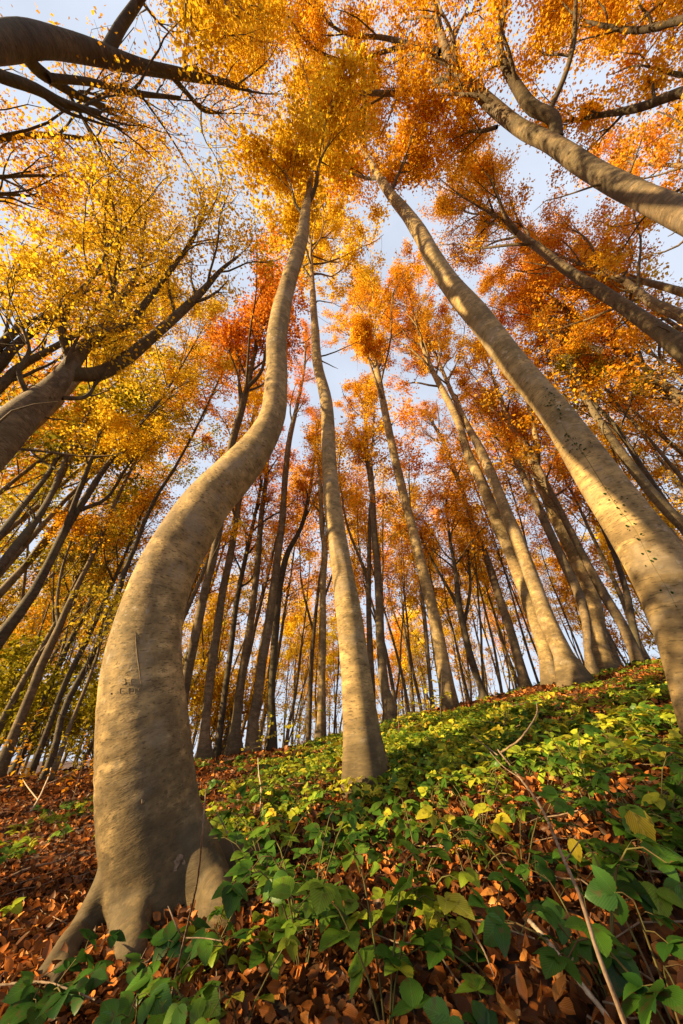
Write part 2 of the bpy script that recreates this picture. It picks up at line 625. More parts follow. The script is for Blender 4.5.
def crown(path, radii, r, wood, leaves, c0=0.5, n1=14, l1=3.0, n2=5, nleaf=9000, lsize=0.12,
          spread=0.13, up=0.9, sides=5, n3=3):
    """ascending limbs out of the upper trunk, side twigs on them, fine sprays on those, leaves along the sprays"""
    s = np.concatenate([[0], np.cumsum(np.linalg.norm(np.diff(path, axis=0), axis=1))])
    s /= s[-1]
    T = unit(np.gradient(path, axis=0))
    ends = []
    ga = r.uniform(0, 6.28)
    for k in range(n1):
        f = c0 + (1 - c0) * ((k + r.uniform(0, 0.9)) / n1) ** 0.85
        f = min(f, 0.985)
        i = int(np.searchsorted(s, f))
        i = min(max(i, 1), len(path) - 1)
        ga += 2.4 + r.normal() * 0.3
        t = T[i]
        side = unit(np.cross(t, [math.cos(ga), math.sin(ga), 0.2]))
        out_ = math.radians(r.uniform(25, 58)) * (1 - 0.3 * (f - c0) / (1 - c0))
        d0 = t * math.cos(out_) + side * math.sin(out_)
        L = l1 * r.uniform(0.55, 1.35) * (1.0 - 0.5 * max(0, (f - c0) / (1 - c0)) ** 2)
        P, R = grow_branch(path[i], d0, L, min(radii[i] * 0.5, 0.06), r, up=up, steps=7, jit=0.13)
        P2, R2 = resample(P, R, 10)
        tube(wood, P2, R2, sides, seed=k)
        for q in range(n2):
            g = 0.25 + 0.73 * (q + r.uniform(0, 1)) / n2
            j = min(int(g * 9), 8)
            dd = unit(P2[j + 1] - P2[max(j - 1, 0)])
            sd = unit(dd + rand_dirs(1, r)[0] * 0.95)
            Q, QR = grow_branch(P2[j], sd, L * r.uniform(0.22, 0.5) * (1.15 - 0.4 * g), max(R2[j] * 0.5, 0.006), r, up=up * 0.5, steps=4, jit=0.2)
            tube(wood, Q, QR, 4, seed=q)
            ends.append(Q[1:])
            for z in range(n3):
                b = r.integers(1, 4)
                d3 = unit(unit(Q[b + 1] - Q[b]) + rand_dirs(1, r, 0, 0.6)[0] * 1.1)
                l3 = r.uniform(0.25, 0.6)
                W = np.array([Q[b], Q[b] + d3 * l3 * 0.5 + [0, 0, 0.02], Q[b] + unit(d3 + [0, 0, 0.15]) * l3])
                tube(wood, W, np.array([0.005, 0.0035, 0.002]), 3)
                ends.append(W)
    # leaves in flat sprays along the twigs, in clumps of uneven density
    per = max(nleaf / len(ends), 2)
    C, tn = [], []
    base_t = r.normal(0.5, 0.08)
    for Q in ends:
        m_ = int(per * r.gamma(1.3, 0.77))
        if m_ < 2:
            continue
        u = r.uniform(0.15, 1.12, m_) * (len(Q) - 1)
        i = np.clip(u.astype(int), 0, len(Q) - 2)
        fr = (u - i)[:, None]
        p = Q[i] * (1 - fr) + Q[i + 1] * fr
        p = p + r.normal(size=(m_, 3)) * np.array([spread, spread, spread * 0.55])
        C.append(p)
        tn.append(np.clip(base_t + r.normal(0, 0.15) + r.normal(0, 0.2, m_), 0, 1))
    C, tn = np.concatenate(C), np.concatenate(tn)
    k = len(C)
    Nn = rand_dirs(k, r, 0.75, 1.0)
    Y = rand_dirs(k, r, -0.25, 0.6)
    Y = Y - Nn * np.sum(Y * Nn, 1, keepdims=True)
    scatter(leaves, (RH_V, RH_F), C, Y, Nn, lsize * r.uniform(0.55, 1.4, k), tn)


# ------------------------------------------------------------------ ground
def axis(lo, hi, fine_lo, fine_hi, step, g=1.18):
    a = list(np.arange(fine_lo, fine_hi + 1e-6, step))
    d = step
    while a[-1] < hi:
        d *= g
        a.append(a[-1] + d)
    d = step
    while a[0] > lo:
        d *= g
        a.insert(0, a[0] - d)
    return np.array(a)


gx, gy = axis(-500, 500, -5, 9, 0.09), axis(-300, 700, -1, 14, 0.09)
X, Y = np.meshgrid(gx, gy)
Zg = ground_z(X, Y)
r0 = np.random.default_rng(3)
near = np.exp(-((X - 1) ** 2 + (Y - 4) ** 2) / 160)
Zg = Zg + r0.normal(0, 0.008, X.shape) * near - 0.004
g = MB()
ny, nx = X.shape
idx = np.arange(nx * ny).reshape(ny, nx)
g.add(np.stack([X, Y, Zg], -1).reshape(-1, 3),
      np.stack([idx[:-1, :-1], idx[:-1, 1:], idx[1:, 1:], idx[1:, :-1]], -1).reshape(-1, 4))
o = obj('ground', g, SOIL, kind='structure')
o['label'] = 'sloping forest floor of dark soil and leaf mould'


# ------------------------------------------------------------------ traced trees
def solve_trace(pts, Y=None, H=None, base_on_ground=True):
    """pixel track -> 3D axis in an upright (slightly leaning) plane through the tree's foot"""
    pts = [tuple(p) for p in pts]
    D = np.array([ray(p[0], p[1]) for p in pts])
    if len(pts[0]) == 4:
        P = np.array([CP + d * ((p[3] - CAM_H) / d[2]) for d, p in zip(D, pts)])
    else:
        if Y is None:
            p0 = ground_hit(pts[0][0], pts[0][1])
            if p0 is None or p0[1] > 16:
                p0 = CP + D[0] * (12.0 / D[0][1])
        else:
            p0 = CP + D[0] * (Y / D[0][1])

        def at(al):
            nrm = np.array([0, math.cos(al), math.sin(al)])
            den = D @ nrm
            return CP + D * (np.dot(nrm, p0 - CP) / den)[:, None] if (den > 1e-3).all() else None

        al = 0.0
        if H is not None:
            lo, hi = -0.6, 0.6
            for _ in range(50):
                al = (lo + hi) / 2
                q = at(al)
                if q is None or q[-1][2] > H:
                    lo = al
                else:
                    hi = al
            al = hi
        P = at(al)
    R = []
    for k, p in enumerate(pts):
        a = np.array(pts[min(k + 1, len(pts) - 1)][:2]) - np.array(pts[max(k - 1, 0)][:2])
        a = a / (np.linalg.norm(a) + 1e-9)
        nrm = np.array([-a[1], a[0]]) * p[2] / 2
        d1, d2 = ray(p[0] + nrm[0], p[1] + nrm[1]), ray(p[0] - nrm[0], p[1] - nrm[1])
        ang = math.acos(min(1, float(np.dot(d1, d2)))) / 2
        R.append(np.linalg.norm(P[k] - CP) * math.sin(ang))
    P, R = list(P), list(R)
    # run the foot down into the ground
    gz = float(ground_z(P[0][0], P[0][1]))
    if P[0][2] > gz + 0.05:
        d = unit(P[0] - P[1])
        d = unit(d + np.array([0, 0, -1.0]))
        cur = P[0].copy()
        drop = P[0][2] - gz
        steps = max(2, int(drop / 0.9))
        add, addR = [], []
        for k in range(steps):
            d = unit(d + np.array([0, 0, -0.5]))
            cur = cur + d * (drop / steps) / max(0.4, -d[2])
            add.append(cur.copy())
            addR.append(R[0] * (1 + 0.25 * (k + 1) / steps))
        P = add[::-1] + P
        R = addR[::-1] + R
    P.insert(0, P[0] + np.array([0, 0, -0.25]))
    R.insert(0, R[0] * 1.05)
    return np.array(P), np.array(R)


def flare_fn(seed, amt=0.35, hgt=0.35, lobes=5):
    def f(th, s):
        e = np.exp(-np.maximum(s - 0.25, 0) / hgt)
        return 1 + e * amt * (0.45 + 0.55 * np.cos(lobes * th + seed + 0.7 * np.sin(th * 2 + seed))) + 0.0 * th
    return f


def branch_trace(path, pts, g=0.2, parent_pts=None):
    """a limb drawn in the photo: starts on the trunk axis nearest to its first pixel"""
    d0 = ray(pts[0][0], pts[0][1])
    v_ = path - CP
    dd = np.linalg.norm(v_, axis=1)
    i = int(np.argmax((v_ @ d0) / dd))
    dist = dd[i]
    n_ = len(pts)
    P, R = [], []
    for k, p in enumerate(pts):
        d = ray(p[0], p[1])
        # constant height-gain: move along a plane facing the camera, then step away
        t = dist * np.dot(d0, d0) / max(np.dot(d, d0), 0.4) * (1 + g * k / max(n_ - 1, 1))
        P.append(CP + d * t)
        R.append(t * np.dot(d, FWD) * p[2] / 2 / FPX * 0.92)
    return np.array(P), np.array(R)


TREES = {}


def make_tree(key, label, pts, Y=None, H=None, bark=None, sides=14, rings=40, flare=0.35, branches=(), crown_kw=None,
              pal='gold', tone=(1, 1, 1), seed=0, wob=0.05, group=None, name='beech_tree', trunk_mesh=None, lobes=5, fh=0.35, shaded_limb_bark=None):
    r = np.random.default_rng(1000 + seed)
    P, R = solve_trace(pts, Y, H)
    base = np.array([P[1][0], P[1][1], float(ground_z(P[1][0], P[1][1]))])
    Pr, Rr = resample(P, R, rings)
    root = thing(name, label, 'tree', base, group)
    bark = bark or BARK_MID
    if trunk_mesh is None:
        mb = MB()
        tube(mb, Pr, Rr, sides, flare_fn(seed, flare, fh, lobes), wob, seed)
        obj('trunk', mb, bark, root, base)
    else:
        trunk_mesh(root, base, Pr, Rr, bark)
    wood, lv = MB(), MB()
    for bpts, gg in branches:
        BP, BR = branch_trace(Pr, bpts, gg)
        BPr, BRr = resample(BP, BR, max(12, 4 * len(bpts)))
        bm = MB()
        tube(bm, BPr, BRr, 10, None, 0.06, seed + 1)
        obj('branch', bm, shaded_limb_bark or bark, root, base)
        kw2 = dict(c0=0.4, n1=7, l1=1.7, n2=4, n3=2, nleaf=int((crown_kw or {}).get('nleaf', 6000) * 0.25), lsize=(crown_kw or {}).get('lsize', 0.12))
        crown(BPr, BRr, r, wood, lv, **kw2)
    if key not in ('T1', 'T3', 'T32') and (crown_kw or {}).get('nleaf'):
        for q in range(7):
            i = int(len(Pr) * r.uniform(0.3, 0.62))
            a = r.uniform(0, 6.28)
            Q, QR = grow_branch(Pr[i], [math.cos(a), math.sin(a), r.uniform(0.2, 1.0)], r.uniform(0.25, 1.5), min(0.022, Rr[i] * 0.3), r, up=0.4, steps=5, jit=0.25)
            tube(wood, Q, QR, 5, seed=q)
    kw = dict(c0=0.55, n1=12, l1=2.8, n2=5, nleaf=9000, lsize=0.12)
    kw.update(crown_kw or {})
    if kw['nleaf']:
        crown(Pr, Rr, r, wood, lv, **kw)
        obj('twigs', wood, bark, root, base, kind='stuff')
        c = obj('crown', lv, PAL[pal], root, base, smooth=False)
        c.color = (*tone, 1)
    TREES[key] = (root, Pr, Rr)
    return root


# ---- the curved beech in front, with roots fused into the trunk
def curved_trunk(root, base, P, R, bark):
    mb = MB()
    P2, R2 = resample(P, R, 130)
    tube(mb, P2, R2, 36, flare_fn(0.4, 0.07, 0.22, 5), 0.03, 0.3, cap=True)

    def root_px(pts, start_z, w0=0.55):
        # starts inside the trunk, runs down its flank, then lies on the soil where the photo shows it
        Q, W = [], []
        i = int(np.argmin(np.abs(P2[:, 2] - (base[2] + start_z))))
        Q.append(P2[i]); W.append(R2[i] * w0)
        for (px, py, w, lift, *dy) in pts:
            d = ray(px, py)
            h = CP + d * ((base[1] + dy[0]) / d[1]) if dy else ground_hit(px, py, lift)
            dep = np.dot(h - CP, FWD)
            Q.append(h); W.append(w / 2 * dep / FPX)
        q, w = resample(np.array(Q), np.array(W), 28)
        tube(mb, q, w, 18, None, 0.2, len(Q) * 1.3 + start_z * 7, cap=True)

    root_px([(124, 866, 46, 0, -0.11), (106, 900, 38, 0, -0.17), (87, 927, 30, 0.035), (66, 952, 23, 0.03), (45, 974, 15, 0.02), (22, 990, 5, -0.02)], 0.4, 0.4)
    root_px([(112, 893, 30, 0, -0.17), (90, 927, 23, 0.035), (63, 966, 16, 0.025), (49, 995, 11, 0.02), (36, 1016, 5, -0.02)], 0.35, 0.4)
    root_px([(137, 870, 46, 0, -0.15), (134, 908, 38, 0, -0.22), (131, 938, 30, 0.035), (130, 963, 23, 0.02), (127, 984, 10, -0.03)], 0.42, 0.4)
    root_px([(170, 805, 52, 0, -0.02), (183, 842, 50, 0, -0.05), (198, 872, 50, 0, -0.09), (211, 898, 50, 0, -0.13), (223, 917, 38, 0.03), (240, 940, 14, -0.04)], 0.75, 0.45)
    root_px([(212, 885, 28, 0, -0.05), (232, 905, 24, 0, -0.03), (252, 915, 12, -0.02)], 0.4, 0.4)
    for ang, ln in ((0.4, 0.75), (1.5, 0.8), (2.6, 0.8)):
        Q = [P2[10]]
        for k in (0.32, 0.5, ln):
            x, y = base[0] + math.cos(ang) * k, base[1] + math.sin(ang) * k
            Q.append(np.array([x, y, float(ground_z(x, y)) + 0.10 - 0.22 * k]))
        q, w = resample(np.array(Q), np.array([0.16, 0.11, 0.075, 0.03]), 16)
        tube(mb, q, w, 14, None, 0.08, ang, cap=True)
    me = mb.mesh('trunk', bark, base)
    tmp = bpy.data.objects.new('trunk', me)
    COL.objects.link(tmp)
    md = tmp.modifiers.new('fuse', 'REMESH')
    md.mode = 'VOXEL'
    md.voxel_size = 0.014
    md2 = tmp.modifiers.new('smooth', 'SMOOTH')
    md2.iterations = 7
    md2.factor = 0.5
    dg = bpy.context.evaluated_depsgraph_get()
    ev = bpy.data.meshes.new_from_object(tmp.evaluated_get(dg))
    bpy.data.objects.remove(tmp)
    ev.name = 'trunk'
    n_ = len(ev.vertices)
    co = np.zeros(n_ * 3)
    ev.vertices.foreach_get('co', co)
    co = co.reshape(-1, 3)
    # unrolled bark coordinates from the nearest point of the trunk axis
    T, N, B = frames(P2)
    s = np.concatenate([[0], np.cumsum(np.linalg.norm(np.diff(P2, axis=0), axis=1))])
    bk = np.zeros((n_, 3))
    w = co + base
    for a in range(0, n_, 20000):
        q = w[a:a + 20000]
        d2 = ((q[:, None] - P2[None]) ** 2).sum(-1)
        i = d2.argmin(1)
        rel = q - P2[i]
        bk[a:a + 20000, 0] = (rel * N[i]).sum(1)
        bk[a:a + 20000, 1] = (rel * B[i]).sum(1)
        bk[a:a + 20000, 2] = s[i] + (rel * T[i]).sum(1) - 0.25
    # low, soft folds running round the trunk like the wrinkled lower bark of the photo
    z = bk[:, 2]
    th = np.arctan2(bk[:, 1], bk[:, 0])
    ev.calc_smooth_groups if False else None
    nr = np.zeros(n_ * 3)
    ev.vertices.foreach_get('normal', nr)
    nr = nr.reshape(-1, 3)
    low = np.exp(-((z - 0.75) / 0.45) ** 2)
    fold = (np.sin(z * 62 + 2.3 * np.sin(th * 2 + 1) + 1.5 * np.sin(z * 9)) * np.sin(th * 3 + z * 7)) * 0.0020 * low
    lump = 0.004 * np.sin(z * 5 + th) * np.sin(2 * th + 1.3 * z)
    co2 = co + nr * (fold + lump)[:, None]
    ev.vertices.foreach_set('co', co2.ravel())
    at = ev.attributes.new('bark', 'FLOAT_VECTOR', 'POINT')
    at.data.foreach_set('vector', bk.ravel())
    ev.materials.clear()
    ev.materials.append(bark)
    ev.polygons.foreach_set('use_smooth', np.ones(len(ev.polygons), bool))
    ev.update()
    o = bpy.data.objects.new('trunk', ev)
    COL.objects.link(o)
    o.parent = root


make_tree('T1', 'thick curved grey beech with spreading roots in the left foreground',
          [(162, 906, 98), (158, 865, 100), (152, 825, 101), (147, 770, 98), (144, 722, 91), (143, 670, 78), (152, 615, 64), (168, 568, 58),
           (190, 530, 54), (209, 500, 48), (234, 474, 43), (255, 450, 36), (270, 424, 28), (276, 382, 23), (277, 340, 20.5), (281, 311, 19),
           (289, 280, 16.5), (298, 252, 14.5), (303, 233, 12), (305, 215, 10), (309, 192, 7), (311, 165, 5.5), (313, 135, 4), (311, 100, 2.5)],
          H=21, bark=BARK, rings=110, trunk_mesh=curved_trunk, pal='yellow', seed=1,
          branches=[([(303, 214, 4), (296, 205, 3), (292, 190, 2), (285, 170, 1.5)], 0.1), ([(310, 200, 5), (316, 185, 4), (319, 165, 3), (330, 140, 2)], 0.1)],
          crown_kw=dict(c0=0.78, n1=18, l1=4.8, nleaf=18700, lsize=0.078))

make_tree('T2', 'slender upright beech standing alone in the centre, foot among green brambles',
          [(367, 793, 46), (364, 765, 40), (360, 720, 34), (355, 670, 29), (347, 600, 23.5), (338, 545, 20), (333, 509, 18), (329, 458, 14.5),
           (326, 400, 12), (318, 367, 10), (315, 329, 8), (313, 297, 6), (311, 260, 4), (310, 225, 2.5)],
          H=23, bark=BARK, sides=24, rings=70, flare=0.35, pal='yellow', seed=2,
          crown_kw=dict(c0=0.60, n1=26, l1=5.3, nleaf=30000, lsize=0.095))

make_tree('T3', 'thick pale beech with ivy specks leaning in from the right edge',
          [(760, 775, 104), (725, 705, 89), (707, 661, 78), (672, 590, 63), (640, 538, 54), (607, 490, 46), (580, 450, 39), (553, 411, 34), (515, 365, 30),
           (482, 322, 27), (455, 290, 23), (435, 262, 20), (421, 235, 16), (405, 212, 13), (391, 195, 11), (378, 175, 7.5), (363, 150, 4.5), (353, 122, 2.5)],
          Y=2.4, H=21, bark=BARK, sides=40, rings=110, flare=0.1, pal='gold', seed=3,
          branches=[([(391, 193, 4), (398, 175, 3), (408, 155, 2)], 0.1), ([(378, 178, 4), (366, 178, 3), (345, 170, 2)], 0.1)],
          crown_kw=dict(c0=0.75, n1=18, l1=4.8, nleaf=18700, lsize=0.078))

make_tree('T4', 'stout forked beech crossing the top right corner with sunlit lower trunk',
          [(760, 262, 46, 4.6), (720, 236, 41, 5.8), (683, 215, 36, 7.0), (620, 186, 30, 8.8), (582, 164, 27, 10), (547, 141, 24, 11.1), (522, 129, 21, 12), (497, 110, 18, 12.9),
           (475, 89, 15, 13.8), (454, 70, 12, 14.6), (446, 50, 9, 15.4), (440, 30, 7, 16.2), (435, 5, 5.5, 17), (430, -25, 3, 18)],
          bark=BARK_MID, shaded_limb_bark=BARK_BROWN, sides=24, rings=80, pal='gold', seed=4,  # one bark: lit tone on the trunk, shade painted into the limbs' darker colour
          branches=[([(557, 140, 12), (554, 120, 12), (532, 107, 11.5), (516, 85, 10), (501, 55, 8), (500, 36, 6.5), (505, 5, 5), (510, -30, 3)], 0.18),
                    ([(546, 118, 6), (564, 78, 5.5), (573, 46, 5), (576, 0, 4), (580, -30, 2.5)], 0.15),
                    ([(452, 76, 8), (437, 82, 6), (416, 91, 5.5), (371, 93, 4.5), (341, 92, 2.5)], 0.12),
                    ([(440, 52, 6), (425, 47, 5), (405, 43, 4.5), (385, 38, 4), (342, 32, 3), (304, 0, 2)], 0.15),
                    ([(428, 50, 5), (405, 47, 4), (387, 51, 3.5), (352, 61, 3), (310, 45, 2.5), (280, 5, 2)], 0.15),
                    ([(497, 127, 4), (483, 131, 3.5), (468, 131, 2)], 0.05)],
          crown_kw=dict(c0=0.67, n1=16, l1=4.1, nleaf=19600, lsize=0.066))

make_tree('T5', 'straight dappled beech slanting up from the right edge below the forked one',
          [(683, 349, 25), (668, 338, 22), (632, 312, 17), (600, 291, 14.5), (564, 268, 12), (540, 249, 10), (518, 234, 8), (493, 214, 6), (479, 203, 4.5), (462, 192, 2.5)],
          Y=3.2, H=21, bark=BARK_BROWN, sides=20, rings=60, pal='gold', seed=5,
          branches=[([(517, 233, 5), (504, 214, 4), (499, 200, 3), (490, 178, 2)], 0.08)],
          crown_kw=dict(c0=0.62, n1=21, l1=4.6, nleaf=21840, lsize=0.070))
make_tree('T6', 'dark slim trunk above the dappled slanting beech at the right edge',
          [(683, 317, 13), (653, 303, 11), (636, 290, 9.5), (618, 278, 8), (598, 270, 6), (565, 258, 3.5), (540, 245, 2)], Y=3.4, H=19, pal='orange', seed=6,
          crown_kw=dict(c0=0.50, n1=17, l1=4.0, nleaf=18720, lsize=0.070))
make_tree('T7', 'bare thin grey trunk, upper of a close pair right of the ivy beech',
          [(683, 399, 9), (653, 374, 7.5), (618, 346, 6.2), (582, 321, 5), (557, 303, 4), (536, 280, 2.2)], Y=6.5, H=19, pal='rust', seed=7,
          crown_kw=dict(c0=0.50, n1=19, l1=4.8, nleaf=14400, lsize=0.078))
make_tree('T8', 'bare thin grey trunk, lower of a close pair right of the ivy beech',
          [(668, 394, 7), (634, 371, 6), (600, 351, 5.3), (565, 328, 4.2), (536, 310, 2.6)], Y=7.0, H=17, pal='rust', seed=8,
          crown_kw=dict(c0=0.50, n1=15, l1=4.4, nleaf=13500, lsize=0.078))
make_tree('T9', 'dark thin trunk passing behind the ivy beech near the right edge',
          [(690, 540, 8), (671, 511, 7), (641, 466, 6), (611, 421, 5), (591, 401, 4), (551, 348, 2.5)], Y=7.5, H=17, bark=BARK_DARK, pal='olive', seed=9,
          crown_kw=dict(c0=0.45, n1=15, l1=4.1, nleaf=11200, lsize=0.078))

make_tree('T10', 'left stem of the close sunlit pair on the right bank',
          [(553, 686, 23), (550, 670, 17), (544, 646, 15.5), (526, 594, 15), (512, 555, 14), (496, 519, 12.5), (480, 479, 11), (469, 457, 9.5), (458, 421, 8), (445, 395, 7), (432, 370, 5), (418, 335, 3), (402, 295, 1.8)],
          H=28, bark=BARK, sides=20, rings=60, pal='orange', seed=10, flare=0.4,
          crown_kw=dict(c0=0.52, n1=25, l1=5.4, nleaf=27000, lsize=0.094))
make_tree('T10b', 'right stem of the close sunlit pair, broad rooted foot on the bank',
          [(576, 684, 30), (569, 670, 22), (563, 655, 18.5), (547, 620, 17), (534, 584, 15), (518, 542, 14), (505, 510, 12), (493, 479, 10.5), (479, 447, 9), (468, 427, 7), (455, 400, 5), (440, 365, 3.5), (425, 330, 2)],
          H=27, bark=BARK, sides=20, rings=60, pal='gold', seed=11, flare=0.5,
          crown_kw=dict(c0=0.55, n1=22, l1=5.4, nleaf=22500, lsize=0.094))
make_tree('T11', 'forked sunlit beech on the bank crest just left of the ivy beech',
          [(603, 671, 30), (600, 655, 23), (597, 641, 20), (594, 609, 17.5), (588, 583, 16.5), (576, 557, 15.5), (564, 534, 14.5), (549, 502, 12), (538, 476, 10.5), (527, 450, 8), (513, 428, 6.5), (503, 405, 5), (492, 375, 3), (480, 345, 2)],
          H=23, bark=BARK, sides=20, rings=60, pal='gold', seed=12, flare=0.45,
          branches=[([(536, 466, 8), (537, 448, 6.5), (534, 428, 5), (528, 400, 4), (518, 360, 2)], 0.1)],
          crown_kw=dict(c0=0.55, n1=16, l1=3.9, nleaf=13000, lsize=0.090))
make_tree('T12', 'thin stem rising close behind the left side of the forked crest beech',
          [(592, 668, 12), (586, 620, 10), (581, 600, 9.5), (568, 572, 9), (555, 544, 9), (540, 512, 8), (523, 476, 6.5), (505, 435, 5), (490, 400, 2.5)], Y=9.2, H=21, pal='rust', seed=13,
          crown_kw=dict(c0=0.50, n1=13, l1=3.5, nleaf=9100, lsize=0.090))
make_tree('T13', 'bent slim trunk in the gap between the crest beech and ivy beech',
          [(641, 668, 14), (636, 655, 12), (630, 641, 11), (622, 624, 10), (607, 600, 9.3), (596, 580, 8.5), (570, 530, 7), (540, 470, 5), (515, 420, 3)], Y=9.5, H=17, pal='rust', seed=14,
          crown_kw=dict(c0=0.45, n1=13, l1=2.9, nleaf=7000, lsize=0.082))
make_tree('T14', 'dark thin trunk rising right beside the bent slim one on the crest',
          [(645, 668, 8), (634, 630, 7.5), (626, 590, 6.5), (617, 562, 5.5), (597, 515, 4.5), (570, 460, 3)], Y=11, H=17, bark=BARK_DARK, pal='rust', seed=15,
          crown_kw=dict(c0=0.45, n1=13, l1=2.9, nleaf=6000, lsize=0.078))
make_tree('T15', 'straight mid-sized beech leaning left on the bank, right of centre',
          [(450, 710, 18), (447, 690, 15), (440, 649, 13), (432, 607, 11.5), (422, 568, 10.5), (411, 523, 9.5), (406, 504, 9), (391, 441, 8), (381, 391, 6.5), (373, 346, 4.5), (369, 315, 3), (366, 285, 2)],
          H=30, bark=BARK, sides=18, rings=60, pal='gold', seed=16, flare=0.4,
          branches=[([(383, 400, 3), (372, 370, 2.4), (362, 335, 1.6)], 0.1)],
          crown_kw=dict(c0=0.50, n1=30, l1=5.9, nleaf=30720, lsize=0.094))
make_tree('T16', 'slim darker beech just left of the close sunlit pair',
          [(527, 690, 10.5), (518, 658, 9.3), (509, 626, 8.7), (499, 597, 8), (488, 562, 7), (473, 525, 6), (460, 486, 5), (447, 450, 4), (425, 410, 2.5)], Y=11.5, H=26, pal='orange', seed=17,
          crown_kw=dict(c0=0.45, n1=16, l1=4.0, nleaf=12600, lsize=0.094))
make_tree('T17', 'dark low-forking trunk between the right-of-centre beech and the sunlit pair',
          [(484, 697, 9), (473, 665, 7.5), (465, 633, 6.5), (459, 605, 6), (456, 575, 4.5), (450, 540, 3), (446, 500, 2)], Y=12, bark=BARK_DARK, pal='orange', seed=18,
          branches=[([(461, 612, 4.5), (448, 588, 3.5), (432, 560, 2.5), (420, 535, 2)], 0.15), ([(464, 625, 4), (470, 590, 3.2), (468, 550, 2.2)], 0.15)],
          crown_kw=dict(c0=0.45, n1=13, l1=2.6, nleaf=6000, lsize=0.078))
make_tree('T18', 'grey straight beech just right of the central one, foot on the skyline',
          [(391, 714, 15), (386, 695, 11), (381, 650, 9), (379, 600, 8), (377, 561, 7.2), (374, 529, 6.5), (372, 490, 5.5), (367, 458, 4.5), (366, 425, 3), (364, 390, 1.8)], Y=11.5, H=25, pal='gold', seed=19, bark=BARK_MID,
          crown_kw=dict(c0=0.50, n1=15, l1=3.7, nleaf=13720, lsize=0.098))
make_tree('T19', 'thin pale sunlit stem just left of the central beech',
          [(320, 741, 12), (320.5, 722, 8), (322, 673, 7.2), (323, 635, 6.7), (323, 580, 6.2), (325, 551, 5.8), (322, 530, 5), (321, 500, 4), (319, 470, 3), (317, 430, 2)], bark=BARK, pal='gold', seed=20, flare=0.5, fh=0.2,
          crown_kw=dict(c0=0.50, n1=11, l1=2.4, nleaf=5000, lsize=0.082))
make_tree('T20', 'tall curving beech with flared foot at the end of the green patch',
          [(254, 751, 19), (252, 735, 13), (253, 722, 11), (257.6, 697, 9.7), (263, 659, 9), (268, 629, 8.6), (274, 585, 8), (278, 555, 7.5), (282, 522, 6.6), (285, 480, 6), (289, 442, 5.5), (297, 406, 4), (304, 370, 2.5), (306, 330, 1.6)],
          bark=BARK_MID, pal='rust', seed=21, flare=0.5, fh=0.25, rings=55, crown_kw=dict(c0=0.50, n1=13, l1=3.1, nleaf=9000, lsize=0.082))
make_tree('T21', 'dark stem close right of the curving flared beech',
          [(272, 735, 10), (271, 700, 8), (273, 665, 7.5), (276, 625, 7), (281, 580, 6.5), (288, 552, 5.5), (300, 530, 4.5), (309, 495, 3.5), (314, 462, 2.8), (318, 420, 1.8)], Y=13.5, bark=BARK_DARK, pal='rust', seed=22,
          crown_kw=dict(c0=0.50, n1=13, l1=3.1, nleaf=9000, lsize=0.082))
make_tree('T22', 'grey beech with swept foot between two darker stems, left of the flared one',
          [(235, 745, 15), (235, 730, 11), (237, 717, 9.7), (240, 688, 9), (246, 653, 8), (252, 612, 7), (258, 560, 6.1), (261, 519, 5.5), (266, 480, 4.3), (268, 450, 3), (270, 415, 2)], Y=12.8, pal='rust', seed=23, flare=0.5,
          crown_kw=dict(c0=0.50, n1=13, l1=3.1, nleaf=9000, lsize=0.082))
make_tree('T23', 'brown grey beech standing right beside the curved beech, behind it',
          [(204, 756, 17), (204, 742, 12), (205, 728, 10), (209, 688, 9.2), (213.6, 653, 9), (218, 623, 8.5), (223, 590, 7.8), (230.6, 554, 7), (236, 520, 6), (243, 480, 5), (250, 440, 3.5), (256, 400, 2)], Y=11.5, pal='rust', seed=24, flare=0.5,
          crown_kw=dict(c0=0.45, n1=13, l1=3.1, nleaf=9000, lsize=0.082))
make_tree('T24', 'dark forked trunk half hidden behind the bend of the curved beech',
          [(180, 735, 12), (183, 700, 10.5), (188, 670, 10), (197, 629, 9.3), (205, 590, 8.8), (214, 555, 8.3), (222, 510, 8), (231, 447, 8), (240, 415, 7.5), (249, 380, 5.5), (255, 351, 4.2), (263, 329, 3), (268, 303, 1.8)], Y=9.0, H=13, pal='rust', seed=25, bark=BARK_MID,
          branches=[([(247, 388, 4.5), (261, 372, 3.5), (266, 348, 2.5), (272, 320, 1.6)], 0.08), ([(243, 402, 3), (239, 380, 2.2), (229, 350, 1.5)], 0.08)],
          crown_kw=dict(c0=0.67, n1=15, l1=3.0, nleaf=9600, lsize=0.082))
make_tree('T25', 'thin black stem between the two grey beeches right of the curved one',
          [(218, 745, 7), (222, 715, 6.3), (226, 685, 6), (231, 648, 5.7), (236, 606, 5.2), (245, 560, 4.5), (254, 520, 3.5), (262, 480, 2.4)], Y=13, bark=BARK_DARK, pal='orange', seed=26,
          crown_kw=dict(c0=0.45, n1=13, l1=2.4, nleaf=5000, lsize=0.082))
